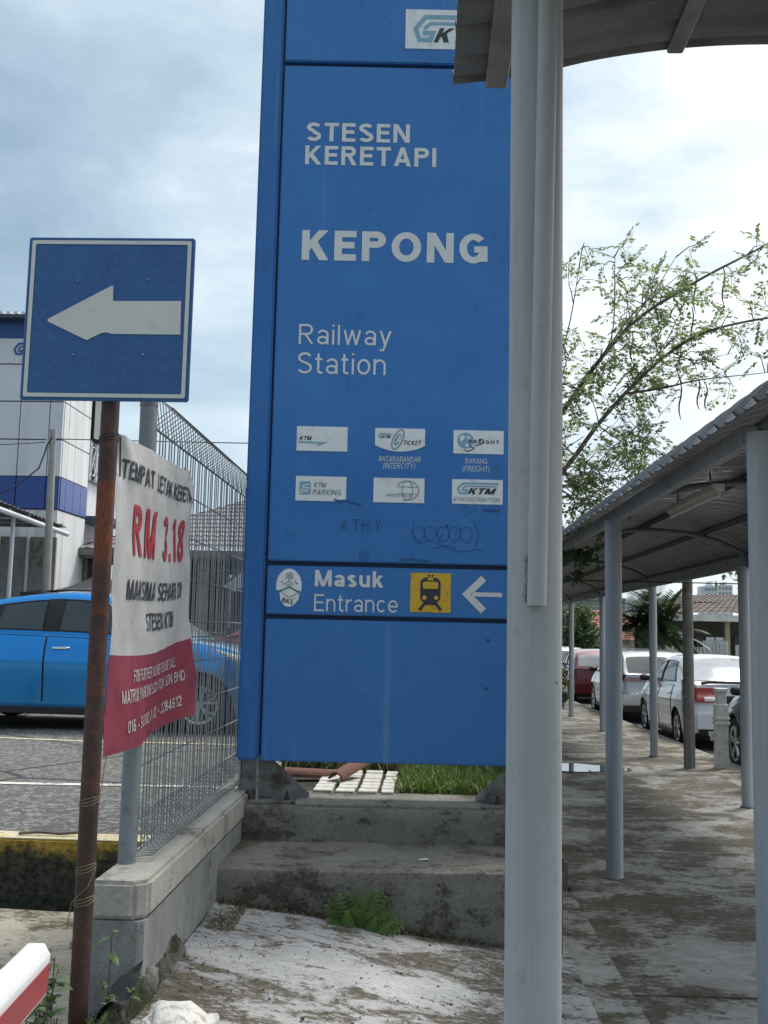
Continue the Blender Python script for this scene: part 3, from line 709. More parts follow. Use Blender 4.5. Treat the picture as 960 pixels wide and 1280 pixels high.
# broken strip between the wall and the slab
mb = MB()
mb.grid(lambda x, y: (x, y, slab_z(-0.93, y) - 0.03 + wob(x, y, 12, 0.03)), frange(-1.0, -0.92, 8), frange(4.05, 5.1, 40))
structure(mb.build('broken_strip', M['step_pale'], smooth='all', fix=False))
mb = MB()
mb.grid(lambda x, y: (x, y, 0.03 + (0.27*max(0, min(1, (x+1.13)/0.18))**0.8)*max(0, min(1, (y-2.3)/1.0)) - 0.10*max(0, min(1, (x+0.945)/0.045))*max(0, min(1, (y-2.3)/1.0)) + wob(x, y, 11, 0.045) + wob(x, y, 34, 0.02)), frange(-1.18, -0.895, 34), frange(1.8, 4.15, 110))
structure(mb.build('gutter_soil', M['bank'], smooth='all', fix=False))
mb = MB()
mb.grid(lambda u, v: (-1.00 + 0.10*u + 0.015*sin(v*5), 3.26 + 0.28*v, 0.235 + 0.09*u + 0.025*sin(u*3.1) + 0.015*sin(v*9+u*4) + 0.03*v), frange(0, 1, 10), frange(0, 1, 14))
tag(mb.build('plastic_sheet', M['rubber'], smooth='all', fix=False), 'crumpled black plastic scrap in the gap beside the low wall', 'plastic scrap')
def rock(name, label, loc, size, mat, seed=0, cat='stone', sub=3):
    bm = bmesh.new(); bmesh.ops.create_icosphere(bm, subdivisions=sub, radius=1.0)
    for v in bm.verts:
        p = v.co.copy()
        f = 1 + 0.36*mnoise.noise(p*1.1+Vector((seed, 0, 0))) + 0.16*mnoise.cell(p*2.2+Vector((0, seed, 0))) + 0.10*mnoise.noise(p*5) + 0.05*mnoise.noise(p*13)
        q = Vector([math.copysign(abs(c)**0.75, c) for c in p])
        v.co = Vector((q.x*size[0]*f, q.y*size[1]*f, q.z*size[2]*f))
    me = bpy.data.meshes.new(name); bm.to_mesh(me); bm.free(); me.materials.append(mat)
    for p in me.polygons: p.use_smooth = True
    o = bpy.data.objects.new(name, me); COL.objects.link(o); o.location = loc
    if label: tag(o, label, cat)
    return o
rock('stone', 'white painted rough stone at the near corner of the slab', (-0.765, 3.30, 0.165), (0.125, 0.17, 0.105), M['rock_white'], 4, sub=4)
rock('rubble_stone', 'small broken brown stone wedged between wall and slab', (-0.93, 3.68, 0.25), (0.030, 0.06, 0.045), M['step_pale'], 11)
o_ = rock('rubble_stone', 'flat grey chip of concrete lying on the mossy driveway', (-1.50, 4.78, 0.045), (0.06, 0.05, 0.02), M['wall_conc'], 17)

# ------------------------------------------------------------------ tall blue station sign
sg = thing('station_sign', 'tall blue station totem lettered KEPONG on steel brackets', 'sign', (-0.991, 5.565, -0.0885), radians(2.3))
sg.scale = (1.06, 1.06, 1.06)
def sbox(name, u0, u1, v0, v1, z0, z1, mat, bevel=0.004, segs=2, parent=None):
    return MB().box((u0, v0, z0), (u1, v1, z1)).build(name, mat, parent or sg, bevel=bevel, segs=segs, smooth=True)
TOPZ = 5.15; SW = 1.59
sbox('core', 0.02, SW-0.02, 0.03, 0.17, 0.83, TOPZ-0.02, M['sign_core'], 0.0)
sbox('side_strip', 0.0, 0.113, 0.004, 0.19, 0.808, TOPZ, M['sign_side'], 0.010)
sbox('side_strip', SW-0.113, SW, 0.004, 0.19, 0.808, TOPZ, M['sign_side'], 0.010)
panels = []
for z0, z1 in ((0.806, 1.522), (1.545, 1.796), (1.820, 4.535), (4.560, TOPZ)):
    panels.append(sbox('panel', 0.126, SW-0.126, 0.0, 0.05, z0, z1, M['sign_blue'], 0.006))
P0, P1, P2, P3 = panels
def sf(d): return lambda a, b: (a, -d, b)
def spart(name, mb, mat, parent): return mb.build(name, mat, parent, fix=False)
def word(s, u0, u1, z1, z0, parent, mat='sign_white', w=0.115, shear=0.0, track=0.14, d=0.0022):
    mb = MB(); lettering(mb, s, sf(d), u0, u1, z0, z1, w, shear, track)
    return spart('lettering', mb, M[mat], parent)
word('STESEN', 0.258, 0.817, 4.206, 4.100, P2, w=0.185, track=0.15)
word('KERETAPI', 0.253, 0.962, 4.074, 3.967, P2, w=0.185, track=0.15)
word('KEPONG', 0.251, 1.245, 3.598, 3.432, P2, w=0.215, track=0.16)
word('Railway', 0.250, 0.741, 3.079, 2.940, P2, w=0.105, track=0.17)
word('Station', 0.250, 0.714, 2.926, 2.811, P2, w=0.105, track=0.15)
word('ANTARABANDAR', 0.686, 0.908, 2.379, 2.350, P2)
word('(INTERCITY)', 0.712, 0.879, 2.344, 2.309, P2, shear=0.2)
word('BARANG', 1.142, 1.255, 2.376, 2.349, P2)
word('(FREIGHT)', 1.126, 1.268, 2.337, 2.303, P2, shear=0.2)
word('Masuk', 0.373, 0.726, 1.776, 1.692, P1, w=0.185, track=0.13)
word('Entrance', 0.373, 0.803, 1.652, 1.565, P1, w=0.105, track=0.15)
# entrance band: arrow, tram pictogram, sticker
ac = ribbon([(1.255, 1.742), (1.152, 1.669), (1.235, 1.588)], 0.034)
mb = MB(); flat_polys(mb, ribbon([(1.243, 1.752), (1.157, 1.668), (1.243, 1.584)], 0.036) + [[(1.178, 1.679), (1.338, 1.679), (1.338, 1.657), (1.178, 1.657)]], sf(0.002))
spart('arrow', mb, M['sign_white'], P1)
def plaque(u0, u1, z0, z1, mat='plaque', name='plaque', parent=None):
    return sbox(name, u0, u1, -0.003, 0.004, z0, z1, M[mat], 0.0, parent=parent or sg)
def rrect(cx, cz, w, h, r, n=5):
    out = []
    for (sx, sz, a0) in ((1, 1, 0), (-1, 1, pi/2), (-1, -1, pi), (1, -1, 3*pi/2)):
        out += [(cx+sx*(w/2-r)+r*cos(a), cz+sz*(h/2-r)+r*sin(a)) for a in frange(a0, a0+pi/2, n)]
    return out
def circ(cx, cz, r, n=16, ry=None): return [(cx+r*cos(2*pi*k/n), cz+(ry or r)*sin(2*pi*k/n)) for k in range(n)]
yp = plaque(0.866, 1.074, 1.571, 1.773, 'yellow', 'pictogram')
TX, TZ = 0.969, 1.688
mb = MB()
flat_polys(mb, [rrect(TX, TZ-0.003, 0.104, 0.130, 0.030)], sf(0.0045))
flat_polys(mb, [circ(TX-0.009, TZ+0.072, 0.006, 10), circ(TX+0.009, TZ+0.072, 0.006, 10)], sf(0.0045))
flat_polys(mb, ribbon([(TX-0.024, TZ-0.066), (TX-0.056, TZ-0.106)], 0.016) + ribbon([(TX+0.024, TZ-0.066), (TX+0.056, TZ-0.106)], 0.016) + [[(TX-0.03, TZ-0.066), (TX+0.03, TZ-0.066), (TX+0.026, TZ-0.079), (TX-0.026, TZ-0.079)]], sf(0.0048))
spart('tram_figure', mb, M['ink'], yp)
mb = MB(); flat_polys(mb, [rrect(TX, TZ+0.022, 0.078, 0.036, 0.008), circ(TX-0.030, TZ-0.042, 0.011), circ(TX+0.030, TZ-0.042, 0.011), rrect(TX, TZ+0.053, 0.030, 0.012, 0.003)], sf(0.0062))
spart('tram_window', mb, M['yellow'], yp)
# oval sticker with a small crest
mb = MB()
blob = [(0.240+0.066*cos(a)*(1.0 if sin(a) > -0.3 else 0.86+0.1*cos(a)), 1.688+0.092*sin(a)+(0 if sin(a) > -0.5 else -0.012)) for a in [2*pi*k/40 for k in range(40)]]
mb.prism(blob, lambda a, b, d: (a, d, b), -0.002, 0.004)
stk = mb.build('sticker', M['plaque'], sg)
mb = MB()
flat_polys(mb, [q for pl in ([(0.196, 1.664), (0.222, 1.676), (0.240, 1.686), (0.262, 1.676), (0.292, 1.660)],) for q in ribbon(pl, 0.008)], sf(0.0035))
flat_polys(mb, [circ(0.196, 1.664, 0.008, 8), circ(0.292, 1.660, 0.008, 8), circ(0.205, 1.712, 0.005, 6), circ(0.280, 1.704, 0.005, 6), circ(0.213, 1.700, 0.004, 6), circ(0.272, 1.712, 0.004, 6)], sf(0.0036))
spart('crest_sprig', mb, M['green'], stk)
mb = MB()
flat_polys(mb, [q for pl in ([(0.218, 1.700), (0.241, 1.718), (0.262, 1.698)], [(0.228, 1.690), (0.241, 1.702), (0.253, 1.690)], [(0.205, 1.655), (0.243, 1.632), (0.282, 1.652)],
        [tuple(p) for p in circ(0.243, 1.743, 0.017, 9)] + [(0.260, 1.743)], [(0.232, 1.750), (0.255, 1.736)], [(0.236, 1.732), (0.250, 1.754)]) for q in ribbon(pl, 0.0042)], sf(0.0037))
spart('crest_line', mb, M['ink_grey'], stk)
mb = MB(); lettering(mb, 'BKL', lambda a, b: (a, -0.0037, b - (a-0.205)*0.18), 0.206, 0.266, 1.607, 1.632, 0.17, 0.15)
spart('lettering', mb, M['ink'], stk)
# logo plaques
def ktm_logo(parent, u0, u1, z0, z1, d=0.0045):
    """winged S-bar over slanted capitals, fitted in the box"""
    w, h = u1-u0, z1-z0
    f = lambda a, b: (u0 + w*a, -d, z0 + h*b)
    mb = MB(); th = 0.13
    k = w/h
    def rib(pts, t):
        q = ribbon([(a*k, b) for a, b in pts], t)
        return [[(a/k, b) for a, b in pl] for pl in q]
    flat_polys(mb, rib([(1.0, 0.94), (0.17, 0.94), (0.05, 0.50), (0.10, 0.10), (0.235, 0.10), (0.265, 0.36), (0.14, 0.36)], 0.15), f)
    flat_polys(mb, rib([(0.965, 0.70), (0.23, 0.70), (0.155, 0.50)], 0.11), f)
    spart('logo_mark', mb, M['teal'], parent)
    mb = MB(); lettering(mb, 'KTM', f, 0.27, 0.96, 0.02, 0.54, 0.22, 0.32, 0.08)
    spart('lettering', mb, M['ink'], parent)
q = plaque(0.782, 1.30, 4.645, 4.874); ktm_logo(q, 0.815, 1.265, 4.68, 4.84)
q = plaque(0.256, 0.522, 2.398, 2.528)
mb = MB(); flat_polys(mb, [[(0.268, 2.448), (0.425, 2.446), (0.352, 2.420), (0.378, 2.437), (0.268, 2.440)]], sf(0.0045)); spart('logo_mark', mb, M['teal'], q)
mb = MB(); lettering(mb, 'KTM', sf(0.0045), 0.270, 0.337, 2.455, 2.476, 0.2, 0.3); spart('lettering', mb, M['ink'], q)
# ticket plaque with a bowed lower edge
mb = MB(); top = [(0.928, 2.527), (0.666, 2.527)]
bow = [(0.666+0.262*t, 2.438 - 0.034*sin(pi*t)**0.8) for t in frange(0, 1, 14)]
mb.prism(top + bow, lambda a, b, d: (a, d, b), -0.003, 0.004)
q = mb.build('plaque', M['plaque'], sg)
mb = MB()
el = [(0.786 + 0.026*cos(a)*1.0 + 0.018*sin(a), 2.468 + 0.052*sin(a)) for a in frange(0, 2*pi, 24)]
flat_polys(mb, ribbon(el, 0.006), sf(0.0045)); spart('ring', mb, M['ink_grey'], q)
mb = MB(); flat_polys(mb, [[(a*0.62+0.786*0.38, b*0.62+2.468*0.38) for a, b in el[:-1]]], sf(0.0043)); spart('logo_mark', mb, M['teal'], q)
mb = MB(); lettering(mb, 'A', sf(0.005), 0.776, 0.800, 2.45, 2.49, 0.2, 0.3); spart('lettering', mb, M['plaque'], q)
mb = MB(); lettering(mb, 'TICKET', sf(0.0045), 0.818, 0.910, 2.440, 2.464, 0.17, 0.25); spart('lettering', mb, M['ink'], q)
ktm_logo(q, 0.681, 0.752, 2.474, 2.500)
# freight plaque: globe, word and a hook line
q = plaque(1.077, 1.339, 2.401, 2.525)
mb = MB(); flat_polys(mb, [circ(1.140, 2.470, 0.043, 22)], sf(0.0042)); spart('globe', mb, M['teal'], q)
mb = MB(); flat_polys(mb, [[(1.108, 2.485), (1.125, 2.500), (1.138, 2.488), (1.128, 2.470), (1.114, 2.466)], [(1.145, 2.497), (1.166, 2.487), (1.160, 2.477), (1.148, 2.482)], [(1.140, 2.456), (1.160, 2.448), (1.152, 2.436), (1.138, 2.440)]], sf(0.0052)); spart('globe_land', mb, M['plaque'], q)
mb = MB(); lettering(mb, 'FREIGHT', sf(0.0056), 1.160, 1.316, 2.456, 2.474, 0.2, 0.0, 0.34); spart('lettering', mb, M['ink'], q)
mb = MB(); flat_polys(mb, ribbon([(1.136, 2.420), (1.150, 2.413), (1.180, 2.424), (1.184, 2.432), (1.166, 2.437), (1.163, 2.450)], 0.005) + ribbon([(1.188, 2.443), (1.222, 2.452), (1.236, 2.466), (1.226, 2.481), (1.210, 2.476), (1.212, 2.462)], 0.005), sf(0.0050)); spart('hook_line', mb, M['ink'], q)
# parking plaque
q = plaque(0.259, 0.522, 2.135, 2.264)
mb = MB(); flat_polys(mb, [rrect(0.308, 2.202, 0.060, 0.068, 0.008)], sf(0.0042)); spart('logo_mark', mb, M['teal'], q)
mb = MB(); flat_polys(mb, ribbon([(0.336, 2.222), (0.300, 2.216), (0.296, 2.206), (0.336, 2.200)], 0.005) + ribbon([(0.280, 2.190), (0.314, 2.194), (0.322, 2.186), (0.280, 2.178)], 0.005), sf(0.005)); spart('logo_stripe', mb, M['plaque'], q)
mb = MB(); lettering(mb, 'KTM', sf(0.0045), 0.352, 0.420, 2.206, 2.232, 0.16, 0.25); lettering(mb, 'PARKING', sf(0.0045), 0.346, 0.496, 2.168, 2.196, 0.16, 0.25); spart('lettering', mb, M['ink_grey'], q)
# wire globe plaque
q = plaque(0.664, 0.929, 2.135, 2.264)
gl = []
gc = (0.840, 2.200)
gl += ribbon([(gc[0]+0.060*cos(a), gc[1]+0.050*sin(a)) for a in frange(-1.9, 2.6, 22)], 0.005)
gl += ribbon([(gc[0]+0.028*cos(a), gc[1]+0.050*sin(a)) for a in frange(0, 2*pi, 18)], 0.0035)
for dz in (-0.018, 0.018): gl += ribbon([(gc[0]-0.052, gc[1]+dz), (gc[0]+0.054, gc[1]+dz)], 0.0035)
mb = MB(); flat_polys(mb, gl, sf(0.0044)); spart('globe_line', mb, M['ink_grey'], q)
mb = MB(); lettering(mb, 'MODALS', sf(0.0052), 0.735, 0.865, 2.166, 2.182, 0.14, 0.0, 0.2); spart('lettering', mb, M['ink_grey'], q)
q = plaque(1.073, 1.337, 2.136, 2.265); ktm_logo(q, 1.092, 1.315, 2.187, 2.248)
mb = MB(); lettering(mb, 'KTM DISTRIBUTION', sf(0.0045), 1.084, 1.322, 2.150, 2.170); spart('lettering', mb, M['ink_grey'], q)
# marker scribbles on the enamel
mb = MB(); rg = random.Random(3)
for cx in (0.905, 0.965, 1.03, 1.09, 1.15):
    pts = [(cx + 0.032*cos(a)*(1+0.12*sin(3*a)), 1.975 + 0.038*sin(a) + rg.uniform(-.003, .003)) for a in frange(0.4, 2*pi+0.2, 16)]
    flat_polys(mb, ribbon(pts, 0.004), sf(0.0014))
flat_polys(mb, ribbon([(0.88, 2.05), (0.87, 1.98), (0.90, 1.925), (0.95, 1.935)], 0.004) + ribbon([(1.19, 2.05), (1.215, 1.98), (1.20, 1.91)], 0.004) + ribbon([(0.98, 1.90), (1.06, 1.92), (1.12, 1.885), (1.21, 1.90), (1.24, 1.885)], 0.004) + ribbon([(1.03, 1.98), (1.0, 1.93), (1.09, 1.89)], 0.004), sf(0.0014))
for s_, u0 in (('A', 0.50), ('T', 0.56), ('H', 0.61), ('Y', 0.675)): lettering(mb, s_, sf(0.0014), u0, u0+0.033, 1.985, 2.045)
flat_polys(mb, ribbon([(0.805, 1.838), (0.86, 1.842), (0.94, 1.836), (0.965, 1.838)], 0.008) + ribbon([(0.46, 2.145), (0.48, 2.138), (0.52, 2.140), (0.60, 2.118)], 0.009) + ribbon([(1.235, 2.108), (1.318, 2.104)], 0.012), sf(0.0048))
for k in range(4): flat_polys(mb, ribbon([(0.60+0.014*k, 1.87+0.02*(k % 2)), (0.605+0.013*k, 1.825)], 0.004), sf(0.0014))
spart('marker_scribble', mb, M['graf'], P2)
mb = MB()
for (u, z) in ((1.268, 1.435), (1.262, 1.19), (1.448, 1.19), (1.05, 2.02)): flat_polys(mb, [circ(u, z, 0.008, 8)], sf(0.0014))
spart('dent', mb, M['ink'], P0)
# feet: rolled post stubs, gussets, base plates, bolts
for side in (0, 1):
    X_ = (lambda u: u) if side == 0 else (lambda u: SW-u)
    bx = lambda a, b: (min(X_(a), X_(b)), max(X_(a), X_(b)))
    pb = MB()
    for (a, b, y0, y1) in ((0.012, 0.022, 0.02, 0.16), (0.104, 0.114, 0.02, 0.16), (0.022, 0.104, 0.085, 0.095)):
        u = bx(a, b); pb.box((u[0], y0, 0.61), (u[1], y1, 0.83))
    pb.build('post_stub', M['galv'], sg)
    u = bx(0.0, 0.375); sbox('base_plate', u[0], u[1], -0.015, 0.20, 0.598, 0.612, M['galv_dark'], 0.003)
    gp = [(0.116, 0.612), (0.370, 0.612), (0.370, 0.640), (0.185, 0.800), (0.116, 0.812)]
    MB().prism([(X_(a), b) for a, b in gp], lambda a, b, d: (a, d, b), 0.085, 0.093).build('gusset', M['galv_dark'], sg)
    for a, y in ((0.060, 0.035), (0.262, 0.03), (0.335, 0.15)):
        b_ = MB().tube([(X_(a), y, 0.612), (X_(a), y, 0.655)], 0.007, 8)
        b_.tube([(X_(a), y, 0.612), (X_(a), y, 0.628)], 0.014, 6)
        b_.build('bolt', M['bolt'], sg)

# ------------------------------------------------------------------ square arrow sign on a rusty pole
rp = thing('direction_sign', 'square blue arrow sign pointing left on a rusty brown pole', 'sign', (-1.05, 3.3, 0.0))
MB().tube([(0, 0, -0.15), (0, 0, 2.30)], 0.0295, 20).build('pole', M['rust'], rp, smooth=True)
bd = MB()
bd.prism(rrect(0, 0, 0.560, 0.556, 0.006, 2), lambda a, b, d: (a, d, b), -0.045, -0.036)
bo = bd.build('board', M['road_blue'], rp, bevel=0.0015)
bo.location = (-1.060+1.05 + -0.0, 0, 2.478)
fb = lambda a, b: (a, -0.0475, b)
mb = MB()
o1 = rrect(0, 0, 0.538, 0.534, 0.004, 2); o2 = rrect(0, 0, 0.512, 0.508, 0.004, 2)
n_ = len(o1)
for i in range(n_): mb.add([fb(*o1[i]), fb(*o1[(i+1) % n_]), fb(*o2[(i+1) % n_]), fb(*o2[i])], [(0, 1, 2, 3)])
mb.build('border', M['road_white'], bo, fix=False)
AP = [(-1.263, 2.470), (-1.258, 2.476), (-1.052, 2.590), (-1.047, 2.588), (-1.046, 2.537), (-0.818, 2.539), (-0.816, 2.425), (-1.045, 2.425), (-1.062, 2.430), (-1.078, 2.428), (-1.094, 2.420), (-1.127, 2.403), (-1.258, 2.464)]
mb = MB(); mb.add([fb(a+1.060, b-2.478) for a, b in AP], [tuple(range(len(AP)))])
mb.build('arrow', M['road_white'], bo, fix=False)
for a, b in ((-0.108, 0.127), (0.128, 0.135), (-0.107, -0.124), (0.125, -0.122)):
    MB().tube([(a, -0.052, b), (a, -0.040, b)], [0.003, 0.0045], 10).build('rivet', M['galv'], bo)
for z in (2.36, 2.60):
    MB().box((-0.10, -0.036, z-0.012), (0.10, -0.026, z+0.012)).build('bracket', M['galv'], rp)
def tie(zs, r=0.0015, rad=0.032):
    pts = []
    for k, z in enumerate(zs): pts.append((rad*cos(k*0.9), rad*sin(k*0.9), z))
    return MB().tube(pts, r, 5)
for z0, m in ((2.075, 'cable'), (0.905, 'dry'), (0.70, 'dry'), (0.60, 'dry')):
    tie([z0 + 0.006*k/7 + 0.008*sin(k) for k in range(22)], 0.0022 if m == 'cable' else 0.0013).build('tie_wire', M[m], rp, smooth='all')
MB().tube([(0.033, -0.01, 0.71), (0.02, -0.034, 0.66), (-0.03, -0.03, 0.61), (-0.04, -0.02, 0.56), (-0.045, -0.015, 0.52)], 0.0013, 5).build('tie_wire', M['dry'], rp)

# ------------------------------------------------------------------ vinyl banner tied between the pole and the fence
bn = thing('parking_banner', 'sagging white and red vinyl parking banner lettered RM 3.18', 'banner', (-1.03, 3.9, 1.6))
def ban(u, w, off=0.0):
    """u along the top edge, w down the drop (0..1); off = towards the path"""
    y0 = 3.335 + 0.03*w; y1 = 4.457 + 0.05*w*w
    y = y0 + (y1-y0)*u
    ztop = 2.107 + 0.046*u - 0.012*sin(pi*u) + 0.006*sin(2*pi*u)
    zbot = 1.043 + 0.057*u - 0.02*sin(pi*u)
    z = ztop + (zbot-ztop)*w
    x = -1.034 + 0.055*sin(pi*u)*(1-0.6*w)*0.35 + 0.016*w*sin(2.2*pi*u+0.6) + 0.010*sin(9*u+5*w)*w
    x += 0.010*mnoise.noise(Vector((u*5, w*5, 2.2))) + 0.006*mnoise.noise(Vector((u*14, w*9, 5.1)))
    # lower far corner curls out to the path
    k = max(0.0, (u-0.86)/0.14)*max(0.0, (w-0.62)/0.38)
    x += 0.030*k; y -= 0.05*k*k - 0.05*max(0.0, (u-0.8)/0.2)*max(0, 1-abs(w-0.85)/0.15)
    # creases drawn to the tie corners
    c0 = math.exp(-((u-0.02)**2+(w-0.02)**2)*60); c1 = math.exp(-((u-0.98)**2+(w-0.02)**2)*60)
    x += 0.012*(c0*sin(30*(u-w)) + c1*sin(30*(u+w)))
    n = Vector((1, 0, 0))
    return (x + off, y, z)
us = frange(0, 1, 61)
RB = lambda u: 0.690 + 0.012*u + 0.008*sin(5*u)
for nm, w0, w1, mt in (('white_field', lambda u: 0.0, RB, 'ban_white'), ('red_field', RB, lambda u: 1.0, 'ban_red')):
    mb = MB(); N = 36
    pts = [ban(u, w0(u) + (w1(u)-w0(u))*k/N) for u in us for k in range(N+1)]
    bk = [ban(u, w0(u) + (w1(u)-w0(u))*k/N, -0.0012) for u in us for k in range(N+1)]
    fs = [(i*(N+1)+k, (i+1)*(N+1)+k, (i+1)*(N+1)+k+1, i*(N+1)+k+1) for i in range(60) for k in range(N)]
    mb.add(pts, fs); mb.add(bk, [f[::-1] for f in fs])
    mb.build(nm, M[mt], bn, smooth='all', world=True, fix=False)
def btext(s, u0, u1, w0, w1, mat, wd=0.16, track=0.13):
    vs, fs, ly = text_mesh(s, wd, 0.0, track)
    bm = bmesh.new(); lay = bm.verts.layers.float.new('k')
    vv = []
    for (x, y), k in zip(vs, ly):
        v = bm.verts.new((x, y, 0)); v[lay] = k; vv.append(v)
    for f in fs: bm.faces.new([vv[i] for i in f])
    bmesh.ops.triangulate(bm, faces=bm.faces)
    for _ in range(4):
        ed = [e for e in bm.edges if max(abs(e.verts[0].co.x-e.verts[1].co.x)*(u1-u0)*1.1, abs(e.verts[0].co.y-e.verts[1].co.y)*(w1-w0)) > 0.022]
        if not ed: break
        bmesh.ops.subdivide_edges(bm, edges=ed, cuts=1, use_grid_fill=False)
        bmesh.ops.triangulate(bm, faces=bm.faces)
    bm.verts.ensure_lookup_table(); bm.verts.index_update()
    mb = MB()
    mb.add([ban(u0+(u1-u0)*v.co.x, w1+(w0-w1)*v.co.y, 0.0030 + 0.00025*v[lay]) for v in bm.verts], [tuple(v.index for v in f.verts) for f in bm.faces])
    bm.free()
    return mb.build('lettering', M[mat], bn, world=True, fix=False)
btext('TEMPAT LETAK KERETA', 0.065, 0.955, 0.070, 0.132, 'ban_black', 0.17)
btext('RM 3.18', 0.17, 0.86, 0.205, 0.372, 'ban_letter_red', 0.19, 0.16)
btext('MAKSIMA SEHARI DI', 0.135, 0.855, 0.452, 0.518, 'ban_black', 0.165)
btext('STESEN KTM', 0.365, 0.735, 0.560, 0.622, 'ban_black', 0.17)
btext('FOR FURTHER INQUIRIES PLEASE CALL', 0.235, 0.825, 0.747, 0.788, 'ban_letter_white', 0.15)
btext('MATRIX PARKING SOLUTION SDN BHD', 0.125, 0.895, 0.808, 0.850, 'ban_letter_white', 0.15)
btext('016 - 5498182 / 012 - 2284612', 0.175, 0.865, 0.905, 0.948, 'ban_letter_white', 0.16)
mb = MB()
e0 = ban(0.0, 0.0)
mb.tube([e0, (-1.035, 3.33, 2.10), (-1.05, 3.322, 2.115)], 0.0025, 5)
e1 = ban(1.0, 0.0)
mb.tube([e1, (e1[0]-0.03, e1[1]+0.02, e1[2]+0.01), (-1.08, e1[1]+0.035, e1[2]+0.02)], 0.004, 5)
mb.build('tie_wire', M['cable'], bn, world=True)
MB().tube([(-1.028, 3.352, 2.10), (-1.026, 3.356, 2.03), (-1.025, 3.360, 1.965)], 0.003, 5).build('loose_cord', M['cable'], bn, world=True)
mb = MB(); e2 = ban(0.02, 1.0)
mb.tube([e2, (e2[0]-0.005, e2[1]-0.01, e2[2]-0.08), (-1.045, 3.34, 0.83), (-1.05, 3.335, 0.78)], 0.0015, 5)
mb.build('lower_cord', M['dry'], bn, world=True)

# ------------------------------------------------------------------ rolled-top mesh fence
FX = -1.08
fn_ = thing('mesh_fence', 'grey welded mesh fence with rolled top and bottom edges', 'fence', (FX, 6.5, 0.6))
def fpost(y):
    MB().tube([(FX, y, 0.595), (FX, y, 2.325)], 0.033, 22).build('post', M['post_grey'], fn_, smooth=True, world=True)
    MB().tube([(FX, y, 2.318), (FX, y, 2.345)], [0.0355, 0.034], 22).build('post_cap', M['galv_dark'], fn_, smooth=True, world=True)
for y in (3.87, 7.16, 10.45): fpost(y)
FZ = [0.75 + 0.187*k for k in range(9)]
TR = [(0.0, 2.245), (0.085, 2.315), (0.0, 2.385), (0.0, 2.385)]
for (ya, yb) in ((3.90, 7.12), (7.20, 10.42)):
    vw = MB(); ny = int((yb-ya)/0.05)
    for i in range(ny+1):
        y = ya + (yb-ya)*i/ny
        j = 0.002*sin(i*2.3)
        # upright, then a triangular fold at the top and bottom
        vw.tube([(FX+0.085, y, 0.625), (FX+j, y, 0.612), (FX+j, y, 2.250), (FX+0.085, y+0.010, 2.320), (FX-0.015, y+0.025, 2.392), (FX+j, y+0.05, 2.250)], 0.0031, 4, caps=False)
        vw.tube([(FX+j, y, 0.745), (FX+0.088, y+0.012, 0.625)], 0.0026, 4, caps=False)
    vw.build('upright_wires', M['wire'], fn_, world=True, fix=False)['kind'] = 'stuff'
    for z in FZ + [2.250]:
        MB().tube([(FX+0.004, ya-0.03, z), (FX+0.004, yb+0.03, z)], 0.0028, 5).build('line_wire', M['wire'], fn_, world=True)
    for (dx, z) in ((0.085, 2.320), (-0.015, 2.392), (0.088, 0.625), (0.0, 0.612)):
        MB().tube([(FX+dx, ya, z), (FX+dx, yb, z)], 0.0028, 5).build('fold_wire', M['wire'], fn_, world=True)

# ------------------------------------------------------------------ curved sheet roofs
def roof_profile(pts, n=40):
    """smooth polyline through (x, z) by chord-wise Catmull-Rom"""
    out = []
    P = [pts[0]] + pts + [pts[-1]]
    for i in range(1, len(P)-2):
        for k in range(n//(len(pts)-1)+1):
            t = k/(n//(len(pts)-1)+1)
            r = []
            for c in (0, 1):
                a, b, c_, d = P[i-1][c], P[i][c], P[i+1][c], P[i+2][c]
                r.append(0.5*((2*b) + (-a+c_)*t + (2*a-5*b+4*c_-d)*t*t + (-a+3*b-3*c_+d)*t**3))
            out.append(tuple(r))
    out.append(pts[-1]); return out
def prof_z(prof, x):
    for (a, b), (c, d) in zip(prof, prof[1:]):
        if a <= x <= c: return b + (d-b)*(x-a)/(c-a)
    return prof[-1][1]
def corrugated(prof, y0, y1, pitch, amp, thick=0.004):
    """sheet whose trapezoid ribs run across, following the curved section"""
    ys = []; k = 0; y = y0
    seq = ((0.0, 0), (0.40, 0), (0.47, 0.35), (0.53, 0.35), (0.60, 0), (0.82, 0), (0.88, 1), (0.94, 1))
    while y < y1:
        for f, h in seq:
            yy = y + f*pitch
            if yy <= y1: ys.append((yy, h*amp))
        y += pitch
    nrm = []
    for i, p in enumerate(prof):
        a = prof[max(i-1, 0)]; b = prof[min(i+1, len(prof)-1)]
        d = Vector((b[0]-a[0], b[1]-a[1])).normalized(); nrm.append(Vector((-d.y, d.x)))
    mb = MB()
    np_, ny = len(prof), len(ys)
    for side in (0, 1):
        o = thick if side == 0 else 0.0
        pts = [(prof[i][0]+nrm[i].x*(h+o), y, prof[i][1]+nrm[i].y*(h+o)) for i in range(np_) for (y, h) in ys]
        fs = [(i*ny+j, (i+1)*ny+j, (i+1)*ny+j+1, i*ny+j+1) for i in range(np_-1) for j in range(ny-1)]
        mb.add(pts, fs if side == 0 else [f[::-1] for f in fs])
    N = np_*ny
    rim = []
    for j in range(ny-1):
        rim += [(j, j+1, N+j+1, N+j), ((np_-1)*ny+j+1, (np_-1)*ny+j, N+(np_-1)*ny+j, N+(np_-1)*ny+j+1)]
    for i in range(np_-1):
        rim += [((i+1)*ny, i*ny, N+i*ny, N+(i+1)*ny), (i*ny+ny-1, (i+1)*ny+ny-1, N+(i+1)*ny+ny-1, N+i*ny+ny-1)]
    mb.f += rim; mb.m += [0]*len(rim)
    return mb

